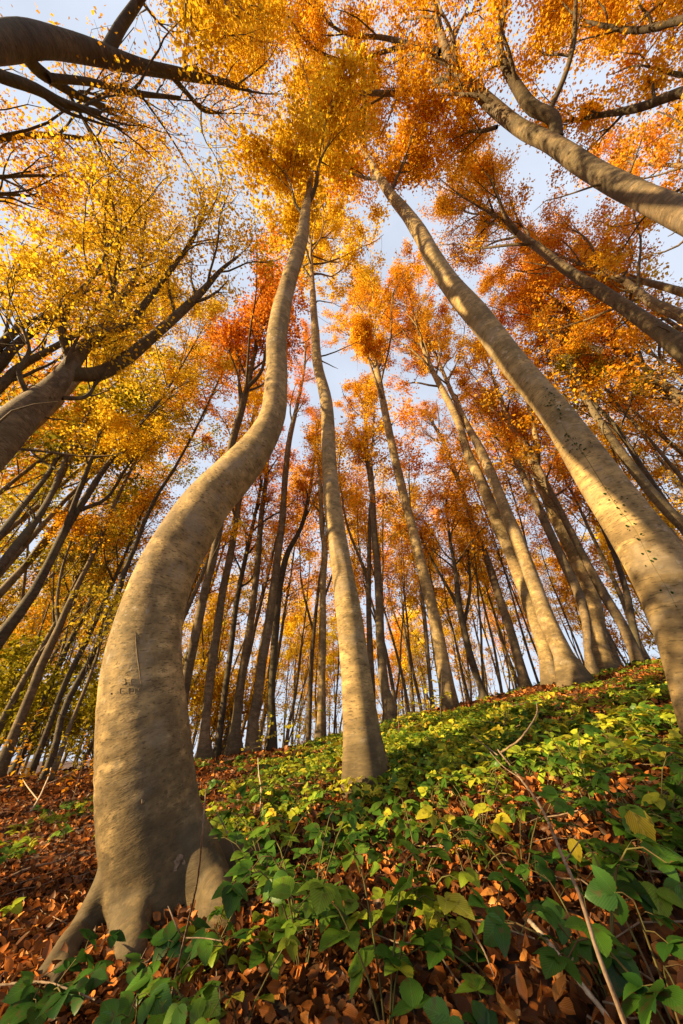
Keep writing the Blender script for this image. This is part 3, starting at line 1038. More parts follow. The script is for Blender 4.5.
# ---- left
make_tree('L1', 'left slim trunk lit at its foot, forking above the orange saplings',
          [(3, 762, 12), (17.6, 726, 9.5), (32, 691, 9), (44, 659, 8.3), (56, 635, 7.7), (66, 610, 6.5), (78, 585, 5.5), (92, 557, 4.8), (112, 510, 4), (133, 465, 3), (150, 430, 2.8), (172, 392, 2.2), (196, 350, 1.6)], Y=9.0, bark=BARK_MID, pal='gold', seed=30,
          branches=[([(59, 628, 4.5), (57, 607, 3.5), (62, 570, 2.6), (75, 530, 1.6)], 0.1)],
          crown_kw=dict(c0=0.45, n1=13, l1=3.5, nleaf=9800, lsize=0.078))
make_tree('L2', 'dark leaning trunk crossing the left edge at mid height, branching finely',
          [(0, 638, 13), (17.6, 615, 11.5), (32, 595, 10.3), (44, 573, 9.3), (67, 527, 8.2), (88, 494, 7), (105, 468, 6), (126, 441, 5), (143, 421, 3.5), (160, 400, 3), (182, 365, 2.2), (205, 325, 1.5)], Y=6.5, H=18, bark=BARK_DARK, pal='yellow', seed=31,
          branches=[([(60, 542, 6), (77, 497, 5), (93, 455, 4), (104, 425, 2.5)], 0.1), ([(80, 510, 5), (104, 500, 3.5), (125, 470, 2.6), (140, 450, 1.6)], 0.1)],
          crown_kw=dict(c0=0.45, n1=20, l1=3.8, nleaf=13200, lsize=0.074))
make_tree('L3', 'dark trunk at the left edge, middle of three parallel slanting ones',
          [(0, 567, 10), (17.6, 544, 8.5), (38, 517.6, 7.3), (55.6, 485, 6), (67, 456, 5), (85, 427, 3.5), (96, 404, 2)], Y=5.5, H=14.5, bark=BARK_DARK, pal='olive', seed=32,
          crown_kw=dict(c0=0.50, n1=16, l1=3.1, nleaf=8000, lsize=0.082))
make_tree('L4', 'dark thin trunk at the left edge, uppermost of three parallel slanting ones',
          [(0, 535, 8), (17.6, 512, 6.8), (44, 479.6, 5.4), (67, 439, 4.2), (87, 412, 2.4)], Y=5.5, H=15.5, bark=BARK_DARK, pal='gold', seed=33,
          crown_kw=dict(c0=0.45, n1=18, l1=3.6, nleaf=12000, lsize=0.09))
make_tree('L5', 'dark slender trunk running up close along the left flank of the curved beech',
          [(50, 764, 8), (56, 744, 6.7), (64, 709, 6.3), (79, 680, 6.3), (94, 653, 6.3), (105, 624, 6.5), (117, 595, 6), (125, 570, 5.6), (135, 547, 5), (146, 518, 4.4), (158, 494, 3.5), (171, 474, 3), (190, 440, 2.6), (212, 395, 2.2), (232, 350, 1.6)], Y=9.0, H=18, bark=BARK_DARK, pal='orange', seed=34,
          crown_kw=dict(c0=0.55, n1=13, l1=3.4, nleaf=9000, lsize=0.082))
make_tree('L6', 'spindly pale stem beside the slender trunk left of the curved beech',
          [(58, 760, 5), (70, 726, 4.3), (82, 697, 3.8), (94, 665, 3.2), (103, 635, 2.5), (110, 610, 1.6)], Y=8.5, bark=BARK_MID, pal='olive', seed=35, crown_kw=dict(c0=0.55, n1=9, l1=1.4, nleaf=800, lsize=0.1))
make_tree('L7', 'grey brown trunk leaving the left edge just above the lit-footed one',
          [(0, 726, 8), (12, 703, 7), (26, 676.6, 6.4), (41, 650, 5.5), (53, 628, 5), (72, 590, 4), (90, 550, 2.5)], Y=10, bark=BARK_FAR, pal='olive', seed=36, crown_kw=dict(c0=0.45, n1=13, l1=2.6, nleaf=6000, lsize=0.078))
make_tree('L8', 'thin dark trunk second in from the lit-footed one on the left',
          [(30, 735, 6), (41, 706, 5.4), (55.6, 673.7, 5.2), (70, 641.5, 5), (85, 612, 4.5), (97, 586, 4), (115, 545, 3), (131, 508, 2)], Y=11, bark=BARK_DARK, pal='olive', seed=37, crown_kw=dict(c0=0.45, n1=13, l1=2.6, nleaf=6000, lsize=0.078))
make_tree('L9', 'thin dark trunk third in from the lit-footed one on the left',
          [(38, 755, 6.5), (50, 723.5, 5.8), (67, 679.6, 5.6), (85, 644, 5), (102.5, 606, 4.5), (114, 580, 4), (128, 548, 3), (145, 505, 2)], Y=10, bark=BARK_DARK, pal='gold', seed=38, crown_kw=dict(c0=0.45, n1=13, l1=2.6, nleaf=5000, lsize=0.078))

# ---- big limbed tree at the left edge and the two whose limbs reach in
make_tree('T30', 'big many-limbed tree fanning out from the left edge at mid height',
          [(-45, 480, 54), (0, 437, 43), (22, 414, 35), (48, 393, 28), (66, 373, 22), (80, 352, 17), (103, 326, 12.5), (122, 297, 9), (138, 272, 7), (142, 245, 5), (146, 215, 3)],
          Y=2.6, H=12.5, bark=BARK_MID, shaded_limb_bark=BARK_BROWN, sides=24, rings=60, pal='yellow', seed=40,  # limbs take a darker bark colour in place of the shade on them
          branches=[([(68, 374, 16), (97, 374, 15), (122, 361, 13), (151, 338, 11), (180, 313, 9), (206, 287, 6), (221, 270, 4), (240, 255, 2)], 0.12),
                    ([(84, 346, 11), (103, 336, 10), (129, 322, 8), (148, 300, 6.5), (165, 277, 5), (193, 239, 3.5), (207, 205, 2)], 0.15),
                    ([(100, 328, 7), (110, 300, 5.5), (117, 270, 4.5), (119, 235, 3), (112, 200, 2)], 0.15),
                    ([(29, 398, 6), (19, 371, 4.5), (29, 351, 3.5), (22, 325, 2.5)], 0.05),
                    ([(60, 384, 4), (69, 356, 3.5), (82, 330, 2)], 0.05),
                    ([(62, 398, 5), (85, 397, 4), (98, 380, 2.5)], 0.05),
                    ([(70, 362, 9), (62, 330, 7), (72, 300, 5), (97, 272, 3), (110, 240, 2)], 0.18)],
          crown_kw=dict(c0=0.55, n1=16, l1=2.6, nleaf=8500, lsize=0.052))
make_tree('T31', 'dark tree out past the left edge sending parallel limbs behind the big limbed one',
          [(-140, 530, 30), (-80, 450, 24), (-30, 410, 16), (0, 387, 11), (19, 367, 9.5), (48, 351, 7.5), (84, 328, 5.5), (97, 300, 3.5), (110, 270, 2)],
          Y=4.0, H=11, bark=BARK_DARK, pal='gold', seed=41,
          branches=[([(-60, 432, 12), (-25, 390, 11), (0, 364, 10), (16, 345, 8), (42, 326, 6.5), (71, 300, 5), (98, 273, 3)], 0.1),
                    ([(-80, 448, 12), (-40, 380, 10), (0, 345, 8.5), (22, 326, 6.5), (58, 309, 4), (80, 292, 2)], 0.1)],
          crown_kw=dict(c0=0.55, n1=11, l1=2.2, nleaf=3500, lsize=0.055))
make_tree('T32', 'dark heavy limb tree reaching in across the top left corner',
          [(-190, 95, 62, 4.0), (-110, 62, 52, 6.0), (-50, 48, 44, 7.2), (0, 43, 38, 8.2), (32, 40, 34.5, 8.8), (64, 45, 28, 9.4), (97, 53, 22.5, 9.9), (119, 60, 19, 10.2), (148, 68, 15, 10.6), (180, 74, 12, 11.1), (206, 79, 9, 11.6), (220, 81, 7.5, 11.9), (236, 85, 5, 12.3), (252, 92, 3, 12.8)],
          bark=BARK_DARK, sides=24, rings=80, wob=0.07, pal='gold', seed=42,
          branches=[([(107, 52, 13), (119, 29, 11), (135, 6, 9), (147, -12, 7.5), (165, -40, 4)], 0.15),
                    ([(24, 52, 15), (36, 68, 13), (52, 80, 10), (80, 97, 6.5), (107, 107, 4)], 0.08),
                    ([(-35, 60, 14), (0, 76, 12), (32, 87, 10.5), (64, 103, 7.5), (100, 113, 5)], 0.08),
                    ([(48, 78, 8), (90, 82, 6.5), (129, 92, 5.5), (180, 98, 3)], 0.12),
                    ([(172, 76, 6), (184, 90, 5), (192, 99, 4.3), (203, 110, 3.5), (221, 113, 2)], 0.08),
                    ([(184, 72, 3.5), (188, 52, 3), (200, 46, 2)], 0.08)],
          crown_kw=dict(c0=0.81, n1=5, l1=1.9, nleaf=3000, lsize=0.045))
make_tree('T33', 'tree past the right edge whose two dark boughs enter at the top right',
          [(900, 330, 30, 4.5), (800, 200, 22, 8.0), (735, 80, 14, 11.0), (720, 10, 10, 13.0), (710, -60, 5, 15)],
          bark=BARK_DARK, pal='gold', seed=43,
          branches=[([(745, 88, 12), (683, 92, 9.5), (641, 107, 7.5), (601, 115, 5), (561, 122, 2)], 0.1),
                    ([(722, 20, 8), (683, 20, 7), (641, 30, 5.5), (601, 25, 3.5), (581, 20, 2)], 0.1)],
          crown_kw=dict(c0=0.35, n1=18, l1=3.8, nleaf=20800, lsize=0.066))
make_tree('T34', 'dark tree past the left edge whose thin boughs hang below the heavy limb',
          [(-260, 330, 30, 4.0), (-160, 240, 24, 6.5), (-60, 160, 14, 9.0), (0, 139, 8, 10.2), (32, 135, 6.5, 10.8), (80, 138, 4.5, 11.6), (122, 143, 2.2, 12.4)],
          bark=BARK_DARK, pal='gold', seed=44,
          branches=[([(-100, 190, 9), (-50, 182, 6), (0, 177, 3.8), (58, 175, 2)], 0.1), ([(-90, 180, 9), (-40, 200, 6), (0, 194, 3.8), (30, 196, 2)], 0.1)],
          crown_kw=dict(c0=0.55, n1=13, l1=3.1, nleaf=5500, lsize=0.06))


# ------------------------------------------------------------------ the wood behind: kinds of tree, copied
def far_proto(k, H, r0_, pal, nleaf, c0, lsize, fork=False, bark=None):
    r = np.random.default_rng(500 + k)
    P = [np.array([0, 0, -0.3])]
    d = np.array([r.normal() * 0.06, r.normal() * 0.06, 1.0])
    for q in range(9):
        d = unit(d + np.r_[r.normal(size=2) * 0.06, 0.15])
        P.append(P[-1] + d * (H + 0.3) / 9)
    P = np.array(P)
    R = r0_ * np.linspace(1, 0.12, 10) ** 0.9
    Pr, Rr = resample(P, R, 26)
    wood, lv = MB(), MB()
    tube(wood, Pr, Rr, 9, flare_fn(k, 0.5, 0.3), 0.05, k)
    if fork:
        i = int(26 * r.uniform(0.25, 0.4))
        a = r.uniform(0, 6.28)
        BP, BR = grow_branch(Pr[i], [0.4 * math.cos(a), 0.4 * math.sin(a), 1], H * 0.5, Rr[i] * 0.7, r, up=0.8, steps=8, jit=0.07)
        BPr, BRr = resample(BP, BR, 18)
        tube(wood, BPr, BRr, 7, None, 0.04, k)
        crown(BPr, BRr, r, wood, lv, c0=0.35, n1=7, l1=2.0, n2=4, nleaf=nleaf // 3, lsize=lsize, sides=4, n3=1, spread=0.22)
    crown(Pr, Rr, r, wood, lv, c0=c0, n1=17, l1=3.0, n2=4, n3=1 if lsize > 0.1 else 3, nleaf=nleaf, lsize=lsize, sides=4, spread=0.24 if lsize > 0.1 else 0.14)
    return wood.mesh('trunk', bark or BARK_FAR), lv.mesh('crown', PAL[pal], smooth=False)


PROTO = [far_proto(0, 18, 0.13, 'orange', 3900, 0.36, 0.13), far_proto(1, 20, 0.11, 'gold', 3900, 0.42, 0.13, True),
         far_proto(2, 16, 0.09, 'gold', 3900, 0.38, 0.12), far_proto(3, 19, 0.13, 'yellow', 3900, 0.45, 0.13, True),
         far_proto(4, 15, 0.08, 'gold', 3800, 0.34, 0.12, False), far_proto(5, 17, 0.10, 'olive', 3900, 0.32, 0.13, True),
         far_proto(6, 21, 0.15, 'gold', 4400, 0.45, 0.14, True), far_proto(7, 13, 0.055, 'gold', 2400, 0.3, 0.11, False),
         # 8-10: lower branched kinds for the depth of the wood
         far_proto(8, 14, 0.09, 'gold', 3000, 0.10, 0.15, True), far_proto(9, 13, 0.08, 'yellow', 3000, 0.10, 0.15, True),
         far_proto(10, 12, 0.08, 'olive', 3600, 0.08, 0.15, True),
         # 11-13: fine leaved kinds for the canopy overhead
         far_proto(11, 19, 0.17, 'gold', 15000, 0.52, 0.08), far_proto(12, 20, 0.18, 'orange', 15000, 0.52, 0.08),
         far_proto(13, 19, 0.16, 'yellow', 15000, 0.52, 0.08)]


def put_far(x, y, kind, rz, sc_, label, group, tone, name='forest_tree'):
    root = thing(name, label, 'tree', (x, y, float(ground_z(x, y))), group)
    root.rotation_euler = (0, 0, rz)
    root.scale = (sc_, sc_, sc_)
    for nm, me in zip(('trunk', 'crown'), PROTO[kind]):
        c = bpy.data.objects.new(nm, me)
        COL.objects.link(c)
        c.parent = root
        if nm == 'crown':
            c.color = (*tone, 1)
    return root


FAR_LAB = {
    'left': ('dim slanting trunk among the crowded far trees left of the curved beech', 'far trees left of the curved beech'),
    'mid': ('slim far trunk crowded behind the middle beeches beyond the green patch', 'far trees behind the middle beeches'),
    'right': ('slim far trunk crowded behind the sunlit pair and the bank crest', 'far trees behind the right bank'),
}
taken = [(t_[1][1][0], t_[1][1][1]) for t_ in TREES.values()]
rf = np.random.default_rng(77)
cnt = 0
tries = 0
while cnt < 245 and tries < 12000:
    tries += 1
    az = rf.uniform(-62, 66)
    rad = 10.5 + 45 * rf.uniform() ** 1.35
    x, y = rad * math.sin(math.radians(az)), rad * math.cos(math.radians(az))
    if y < 4.5:
        continue
    mind = 1.1 + 0.03 * rad
    if any((x - a) ** 2 + (y - b) ** 2 < mind * mind for a, b in taken):
        continue
    # keep clear of the sunlit aisle towards the sun
    taken.append((x, y))
    zone = 'left' if az < -22 else ('mid' if az < 14 else 'right')
    if zone == 'left':
        kind = int(rf.choice([5, 5, 3, 2, 7, 4, 0, 5]))
    elif zone == 'mid':
        kind = int(rf.choice([0, 3, 2, 4, 6, 7, 0, 1]))
    else:
        kind = int(rf.choice([0, 1, 4, 1, 6, 7, 4]))
    if rad > 24 and rf.uniform() < 0.42:
        kind = int(rf.choice({'left': [10, 10, 9, 9], 'mid': [8, 9, 9, 9], 'right': [8, 8, 9]}[zone]))
    tone = 0.75 + 0.4 * rf.uniform(size=3) * np.array([1, 1, 1])
    tone = np.clip(np.array([1, rf.uniform(0.85, 1.2), 1]) * rf.uniform(0.9, 1.12), 0, 1.2)
    put_far(x, y, kind, rf.uniform(0, 6.28), rf.uniform(0.85, 1.15), *FAR_LAB[zone], tone)
    cnt += 1

# trees standing around and behind the camera: their crowns close the canopy overhead
ROUND = [(-2.4, -2.2, 13, 'golden crown overhead left of the top centre, trunk out of frame'),
         (2.6, -2.8, 12, 'orange crown overhead right of the top centre, trunk out of frame'),
         (6.8, -2.0, 12, 'orange crown in the top right corner behind the forked beech'),
         (10.0, 3.2, 12, 'orange crown beyond the right edge above the dappled slanting beech'),
         (9.5, 7.0, 11, 'golden crown high at the right edge above the bare pair'),
         (-8.0, 4.8, 13, 'yellow crown behind the big many-limbed tree at the left'),
         (-9.0, 3.4, 13, 'yellow crown at the left edge below the heavy dark limb'),
         (10.6, 1.2, 12, 'orange crown filling the gap between the forked beech and the right edge'),
         (7.2, -6, 12, 'rusty crown near the top edge over the forked boughs')]
for k, (x, y, kind, lab) in enumerate(ROUND):
    put_far(x, y, kind, k * 1.3, 1.0, lab, None, (1, 1, 1), 'canopy_tree')


# unseen young beech added behind the viewpoint to throw shade on the near slope
for k, (x, y, H_, lab) in enumerate([(-7.0, -1.0, 5.6, 'unseen young beech behind the viewpoint, added to shade the near roots and brambles')]):
    P, L = None, None
    r = np.random.default_rng(60 + k)
    base = np.array([x, y, float(ground_z(x, y))])
    root = thing('unseen_shade_beech', lab, 'tree', base)
    P, R = grow_branch(base - [0, 0, 0.2], [0, 0, 1], H_, 0.07, r, 0.3, 8, 0.06)
    Pr, Rr = resample(P, R, 24)
    wd, lf, tk = MB(), MB(), MB()
    tube(tk, Pr, Rr, 10)
    crown(Pr, Rr, r, wd, lf, c0=0.25, n1=16, l1=1.7, n2=5, nleaf=1700, lsize=0.10)
    obj('trunk', tk, BARK_MID, root, base)
    obj('twigs', wd, BARK_MID, root, base, kind='stuff')
    obj('crown', lf, PAL['orange'], root, base, smooth=False)


# ------------------------------------------------------------------ forest floor: fallen leaves
def plant_density(x, y):
    """0..1: how green the floor is"""
    a = 1 / (1 + np.exp(-(x + 0.35 + 0.05 * y) * 4))          # little to the left of the curved beech
    nz = 0.5 + 0.5 * np.sin(x * 1.7 + 1.3 * np.sin(y * 0.9)) * np.cos(y * 1.3 + 0.8 * np.sin(x * 1.1))
    band = 0.55 + 0.45 * np.exp(-((y - 5.5) / 2.5) ** 2)
    up = 1 / (1 + np.exp((x + 0.25 * y - 4.6) * 2.0))
    return np.clip((0.12 + 0.88 * a) * (0.2 + 1.1 * nz) * band * (0.10 + 0.90 * up), 0, 1)


def litter(n_, xr, yr, tmpl, size, rg):
    x = rg.uniform(*xr, n_)
    y = rg.uniform(*yr, n_)
    k = (np.hypot(x, y) > 0.55) & (np.abs(x) < 1.25 * (y + 1.2))
    x, y = x[k], y[k]
    n_ = len(x)
    c = np.stack([x, y, ground_z(x, y) + rg.uniform(0.004, 0.035, n_)], -1)
    nm = unit(ground_normal(x, y) + rg.normal(size=(n_, 3)) * 0.7)
    yd = rand_dirs(n_, rg, 0, 0.3)
    yd = yd - nm * np.sum(yd * nm, 1, keepdims=True)
    big = 0.5 + 0.5 * np.sin(x * 2.1 + y) * np.sin(y * 1.7 - x * 0.6)
    tint = np.clip(rg.beta(1.3, 1.5, n_) * 0.85 + 0.15 * big, 0, 1)
    scatter(LIT, tmpl, c, yd, nm, size * rg.uniform(0.65, 1.3, n_), tint)


LIT = MB()
rl = np.random.default_rng(5)
litter(26000, (-3, 3.2), (0.4, 4), OVL, 0.05, rl)
litter(14000, (-3, 3.2), (0.4, 4), OVC, 0.046, rl)
litter(34000, (-6, 7), (3, 9), OVL, 0.058, rl)
litter(22000, (-14, 16), (7, 18), OV3, 0.12, rl)
o = obj('fallen_leaves', LIT, LITTER, kind='stuff')
o['label'] = 'carpet of rusty orange fallen beech leaves over the slope'
o['category'] = 'leaf litter'


# small broken twigs strewn among the leaves
TW = MB()
rt = np.random.default_rng(15)
for _ in range(700):
    x, y = rt.uniform(-4, 5), rt.uniform(0.9, 8)
    if abs(x) > 1.2 * (y + 0.8):
        continue
    a, L = rt.uniform(0, 6.28), rt.uniform(0.08, 0.4)
    t = np.linspace(-0.5, 0.5, 5)
    px_, py_ = x + math.cos(a) * L * t, y + math.sin(a) * L * t
    pz_ = ground_z(px_, py_) + 0.03 + rt.uniform(0, 0.03) + rt.normal(size=5) * 0.006
    tube(TW, np.stack([px_ + rt.normal(size=5) * 0.01, py_, pz_], -1), rt.uniform(0.0015, 0.004) * np.array([1, 0.95, 0.9, 0.8, 0.5]), 5)
o = obj('twig_debris', TW, TWIG, kind='stuff')
o['label'] = 'small broken twigs strewn over the fallen leaves'
o['category'] = 'twigs'


# ------------------------------------------------------------------ bramble ground cover
def bramble(leaf, stem, x, y, rg, tmpl, n_st=4, hgt=0.22, reach=0.3, ls=0.075, tint0=0.45, tri=True):
    z0 = float(ground_z(x, y))
    C, Yd, Nm, Sz, Tn = [], [], [], [], []
    for k in range(n_st):
        a = rg.uniform(0, 6.28)
        L = reach * rg.uniform(0.6, 1.3)
        h = hgt * rg.uniform(0.6, 1.25)
        e = np.array([math.cos(a), math.sin(a), 0])
        t = np.linspace(0, 1, 7)
        P = np.array([x, y, z0]) + e * (L * t)[:, None] + np.array([0, 0, 1.0]) * (h * np.sin(t * 2.0))[:, None]
        P[:, 2] += ground_z(P[:, 0], P[:, 1]) - z0
        P[0, 2] -= 0.03
        tube(stem, P, np.linspace(0.0032, 0.0014, 7), 4)
        nn = rg.integers(3, 6)
        for q in range(nn):
            f = (q + 1) / nn
            i = min(int(f * 6), 6)
            sd = 1 if q % 2 else -1
            pd = unit(e * 0.5 + sd * np.array([-e[1], e[0], 0]) * (1 - 0.6 * (q == nn - 1)) + rg.normal(size=3) * 0.2)
            pl = rg.uniform(0.025, 0.06)
            tip = P[i] + pd * pl + np.array([0, 0, 0.015])
            tube(stem, np.array([P[i], (P[i] + tip) / 2 + [0, 0, 0.006], tip]), np.array([0.0013, 0.0011, 0.001]), 3)
            nrm = unit(np.array([0, 0, 1.0]) + rg.normal(size=3) * 0.32 - CPN * 0.15)
            pd2 = unit(pd * np.array([1, 1, 0.2]) + np.array([0, 0, -0.18]))
            sid = unit(np.cross(nrm, pd2))
            s = ls * rg.uniform(0.7, 1.3)
            tt = np.clip(tint0 + rg.normal(0, 0.13), 0, 1)
            for dr, sc_ in ((pd2, 1.0), (unit(pd2 * 0.35 + sid), 0.78), (unit(pd2 * 0.35 - sid), 0.78)) if tri else ((pd2, 1.0),):
                C.append(tip); Yd.append(dr + rg.normal(size=3) * 0.08); Nm.append(unit(nrm + rg.normal(size=3) * 0.12))
                Sz.append(s * sc_); Tn.append(np.clip(tt + rg.normal(0, 0.06), 0, 1))
    C, Yd, Nm = np.array(C), np.array(Yd), np.array(Nm)
    Yd = Yd - Nm * np.sum(Yd * Nm, 1, keepdims=True)
    scatter(leaf, tmpl, C, Yd, Nm, np.array(Sz), np.array(Tn))


CPN = FWD
rb_ = np.random.default_rng(21)

BL, BSx, LL = MB(), MB(), MB()
placed = 0
for _ in range(7000):
    x, y = rb_.uniform(-4, 8), rb_.uniform(0.75, 11)
    if abs(x) > 1.2 * (y + 0.8) or math.hypot(x, y) < 1.15:
        continue
    if rb_.uniform() > plant_density(x, y) * (0.8 + 0.3 * math.exp(-((y - 6) / 2.5) ** 2)):
        continue
    if math.hypot(x - TREES['T1'][1][1][0], y - TREES['T1'][1][1][1]) < 0.5 or (-1.5 < x < -0.5 and 1.4 < y < 2.9):
        continue
    dist = math.hypot(x, y)
    tm = OV9 if dist < 1.9 else (OV5 if dist < 4.0 else OV3)
    yel = rb_.uniform() < (0.10 if dist < 2.6 else 0.6)  # past the foreground, sunlight is put into the paler leaf colour
    bramble(LL if yel else BL, BSx, x, y, rb_, tm, n_st=int(rb_.integers(2, 4)), hgt=0.13 if dist < 6 else 0.08, reach=0.2, ls=0.062 if dist < 4 else 0.07,
            tint0=rb_.uniform(0.3, 0.72))
    placed += 1
print('bramble clumps', placed)
o = obj('ground_cover', BL, BRAMBLE, kind='stuff')
o['label'] = 'green bramble and herb leaves spreading over the slope'
o['category'] = 'ground cover'
o = obj('sunlit_tint_ground_cover', LL, LIME, kind='stuff')
o['label'] = 'yellow green herb leaves, coloured as if sunlit, mixed through the brambles on the slope'
o['category'] = 'ground cover'
o = obj('ground_cover_stems', BSx, STEM, kind='stuff')
o['label'] = 'thin stems of the brambles over the slope'
o['category'] = 'ground cover'


# ---- single foreground plants
def near_plant(px, py, lift, label, n_st=4, hgt=0.28, reach=0.3, ls=0.095, tint=0.4, mat=None, seed=0, name='bramble_plant'):
    r = np.random.default_rng(900 + seed)
    h = ground_hit(px, py, lift)
    x, y = h[0], h[1]
    base = np.array([x, y, float(ground_z(x, y))])
    root = thing(name, label, 'plant', base)
    lf, st = MB(), MB()
    bramble(lf, st, x, y, r, OV9, n_st, hgt, reach, ls, tint)
    obj('stem', st, STEM, root, base)
    obj('foliage', lf, mat or BRAMBLE, root, base)
    return root


NEAR = [(385, 985, 0.2, 'broad leaved green bramble at the bottom edge, just right of centre', 4, 0.26, 0.22, 0.092, 0.62),
        (270, 880, 0.15, 'tall bright green bramble right of the curved beech roots', 6, 0.34, 0.36, 0.063, 0.5),
        (305, 940, 0.2, 'leafy green bramble hanging forward at the bottom left of centre', 5, 0.30, 0.30, 0.070, 0.42),
        (212, 945, 0.12, 'green bramble in front of the dark hollow between the roots', 3, 0.15, 0.2, 0.05, 0.42),
        (140, 1012, 0.15, 'dark green bramble at the bottom edge below the curved beech', 4, 0.13, 0.22, 0.067, 0.2),
        (40, 1000, 0.12, 'dark bramble in the bottom left corner by the root tip', 4, 0.12, 0.25, 0.067, 0.15),
        (600, 960, 0.18, 'dark bramble with big leaves in the lower right, beside the long stick', 5, 0.24, 0.26, 0.06, 0.25),
        (665, 990, 0.2, 'dark large leaved bramble in the bottom right corner', 4, 0.26, 0.26, 0.062, 0.2),
        (655, 830, 0.2, 'dense mid green bramble mound at the right edge', 7, 0.24, 0.36, 0.05, 0.4),
        (590, 810, 0.15, 'green bramble mound just left of the long stick middle', 6, 0.3, 0.34, 0.059, 0.42),
        (478, 830, 0.12, 'green bramble in the middle of the slope above the orange leaf patch', 6, 0.24, 0.34, 0.056, 0.5),
        (520, 880, 0.12, 'dark green bramble beside the long stick at mid slope', 5, 0.22, 0.3, 0.059, 0.3),
        (420, 870, 0.12, 'mid green bramble below the central beech foot', 5, 0.22, 0.32, 0.058, 0.42)]
for k, a in enumerate(NEAR):
    near_plant(a[0], a[1], a[2] * 0.4, a[3], n_st=a[4], hgt=a[5], reach=a[6], ls=a[7], tint=a[8], seed=k)
near_plant(233, 955, 0.05, 'low yellow green seedling among dead leaves, lower centre', 3, 0.12, 0.12, 0.06, 0.4, LIME, 40, 'seedling')
near_plant(455, 905, 0.08, 'small lime green seedling on the orange leaves left of the long stick', 3, 0.14, 0.14, 0.06, 0.5, LIME, 41, 'seedling')
near_plant(462, 850, 0.08, 'yellow tinged seedling right of the mid slope orange patch', 3, 0.18, 0.16, 0.07, 0.75, LIME, 42, 'seedling')


# ---- yellow hanging leaves
def single_leaf(px, py, dist, size, label, tint):
    c = CP + ray(px, py) * dist
    mb = MB()
    scatter(mb, OV9, c[None] + [[0, 0, size / 2]], np.array([[0.15, -0.25, -1.0]]), np.array([[-0.1, -1, 0.2]]), np.array([size]), np.array([tint]))
    g_ = float(ground_z(c[0], c[1] + 0.05))
    st = np.array([[c[0], c[1] + 0.06, g_ - 0.02], [c[0] + 0.01, c[1] + 0.04, (g_ + c[2]) / 2], c + [0, 0.01, size / 2 + 0.02], c + [0, 0, size / 2]])
    q, w_ = resample(st, np.array([0.002, 0.0018, 0.0014, 0.001]), 10)
    sb = MB()
    tube(sb, q, w_, 5)
    base = np.array([st[0][0], st[0][1], g_])
    root = thing('yellow_leaf', label, 'leaf', base)
    obj('stalk', sb, STEM, root, base)
    obj('leaf_blade', mb, LIME, root, base)


single_leaf(638, 829, 1.7, 0.105, 'large bright yellow leaf hanging alone at the right above the brambles', 1.0)
single_leaf(574, 851, 1.7, 0.055, 'small narrow yellow leaf just left of the large yellow one', 0.95)


# ---- saplings with yellow or orange leaves
def sapling(px, py, H_, label, mat, nleaf, size, seed, Y=None, tint=0.6, spread=0.45):
    r = np.random.default_rng(700 + seed)
    h = ground_hit(px, py) if Y is None else CP + ray(px, py) * (Y / ray(px, py)[1])
    base = np.array([h[0], h[1], float(ground_z(h[0], h[1]))])
    root = thing('sapling', label, 'sapling', base)
    st, lf = MB(), MB()
    P, R = grow_branch(base - [0, 0, 0.05], [r.normal() * 0.15, r.normal() * 0.15, 1], H_, 0.008, r, 0.3, 6, 0.08)
    tube(st, P, R, 5)
    C = []
    for k in range(7):
        i = 1 + k % 5 + (k > 4)
        i = min(i, 6)
        a = r.uniform(0, 6.28)
        Q, QR = grow_branch(P[i], [math.cos(a), math.sin(a), 0.35], spread * r.uniform(0.6, 1.2), 0.004, r, 0.0, 4, 0.15)
        tube(st, Q, QR, 4)
        m_ = nleaf // 7
        u = r.uniform(0.2, 1, m_) * 3.99
        j = u.astype(int)
        C.append(Q[j] + (Q[j + 1] - Q[j]) * (u - j)[:, None] + r.normal(size=(m_, 3)) * 0.04)
    C = np.concatenate(C)
    k = len(C)
    Nn = unit(np.array([0, 0, 1.0]) + r.normal(size=(k, 3)) * 0.35)
    Yd = rand_dirs(k, r, -0.2, 0.4)
    Yd = Yd - Nn * np.sum(Yd * Nn, 1, keepdims=True)
    scatter(lf, OV5, C, Yd, Nn, size * r.uniform(0.7, 1.2, k), np.clip(r.normal(tint, 0.2, k), 0, 1))
    obj('stem', st, TWIG, root, base)
    c = obj('foliage', lf, mat, root, base)
    return root


SAP = [(440, 722, 0.9, 'yellow leaved sapling in front of the right-of-centre beech foot', LIME, 70, 0.085, 1, None, 0.8),
       (262, 762, 1.0, 'thin yellow green sapling in front of the flared curving beech', LIME, 60, 0.08, 2, None, 0.75),
       (292, 765, 1.1, 'thin yellow sapling between the flared beech and the pale stem', LIME, 60, 0.08, 3, None, 0.85),
       (400, 745, 0.7, 'short yellow sapling just right of the central beech', LIME, 60, 0.08, 4, None, 0.85),
       (505, 745, 0.5, 'low yellow sapling below the sunlit pair', LIME, 60, 0.075, 5, None, 0.8),
       (350, 800, 0.3, 'low lime sapling at the foot of the central beech', LIME, 50, 0.07, 6, None, 0.7),
       (22, 770, 1.5, 'thin golden leaved sapling before the lit-footed trunk at the left edge', PAL['gold'], 90, 0.07, 7, 7.0, 0.5),
       (58, 775, 1.3, 'olive yellow sapling left of the curved beech', PAL['olive'], 110, 0.07, 8, 7.5, 0.6),
       (85, 768, 1.1, 'rusty orange sapling close against the left flank of the curved beech', PAL['orange'], 90, 0.065, 9, 6.5, 0.4)]
for a in SAP:
    sapling(*a[:8], Y=a[8], tint=a[9])

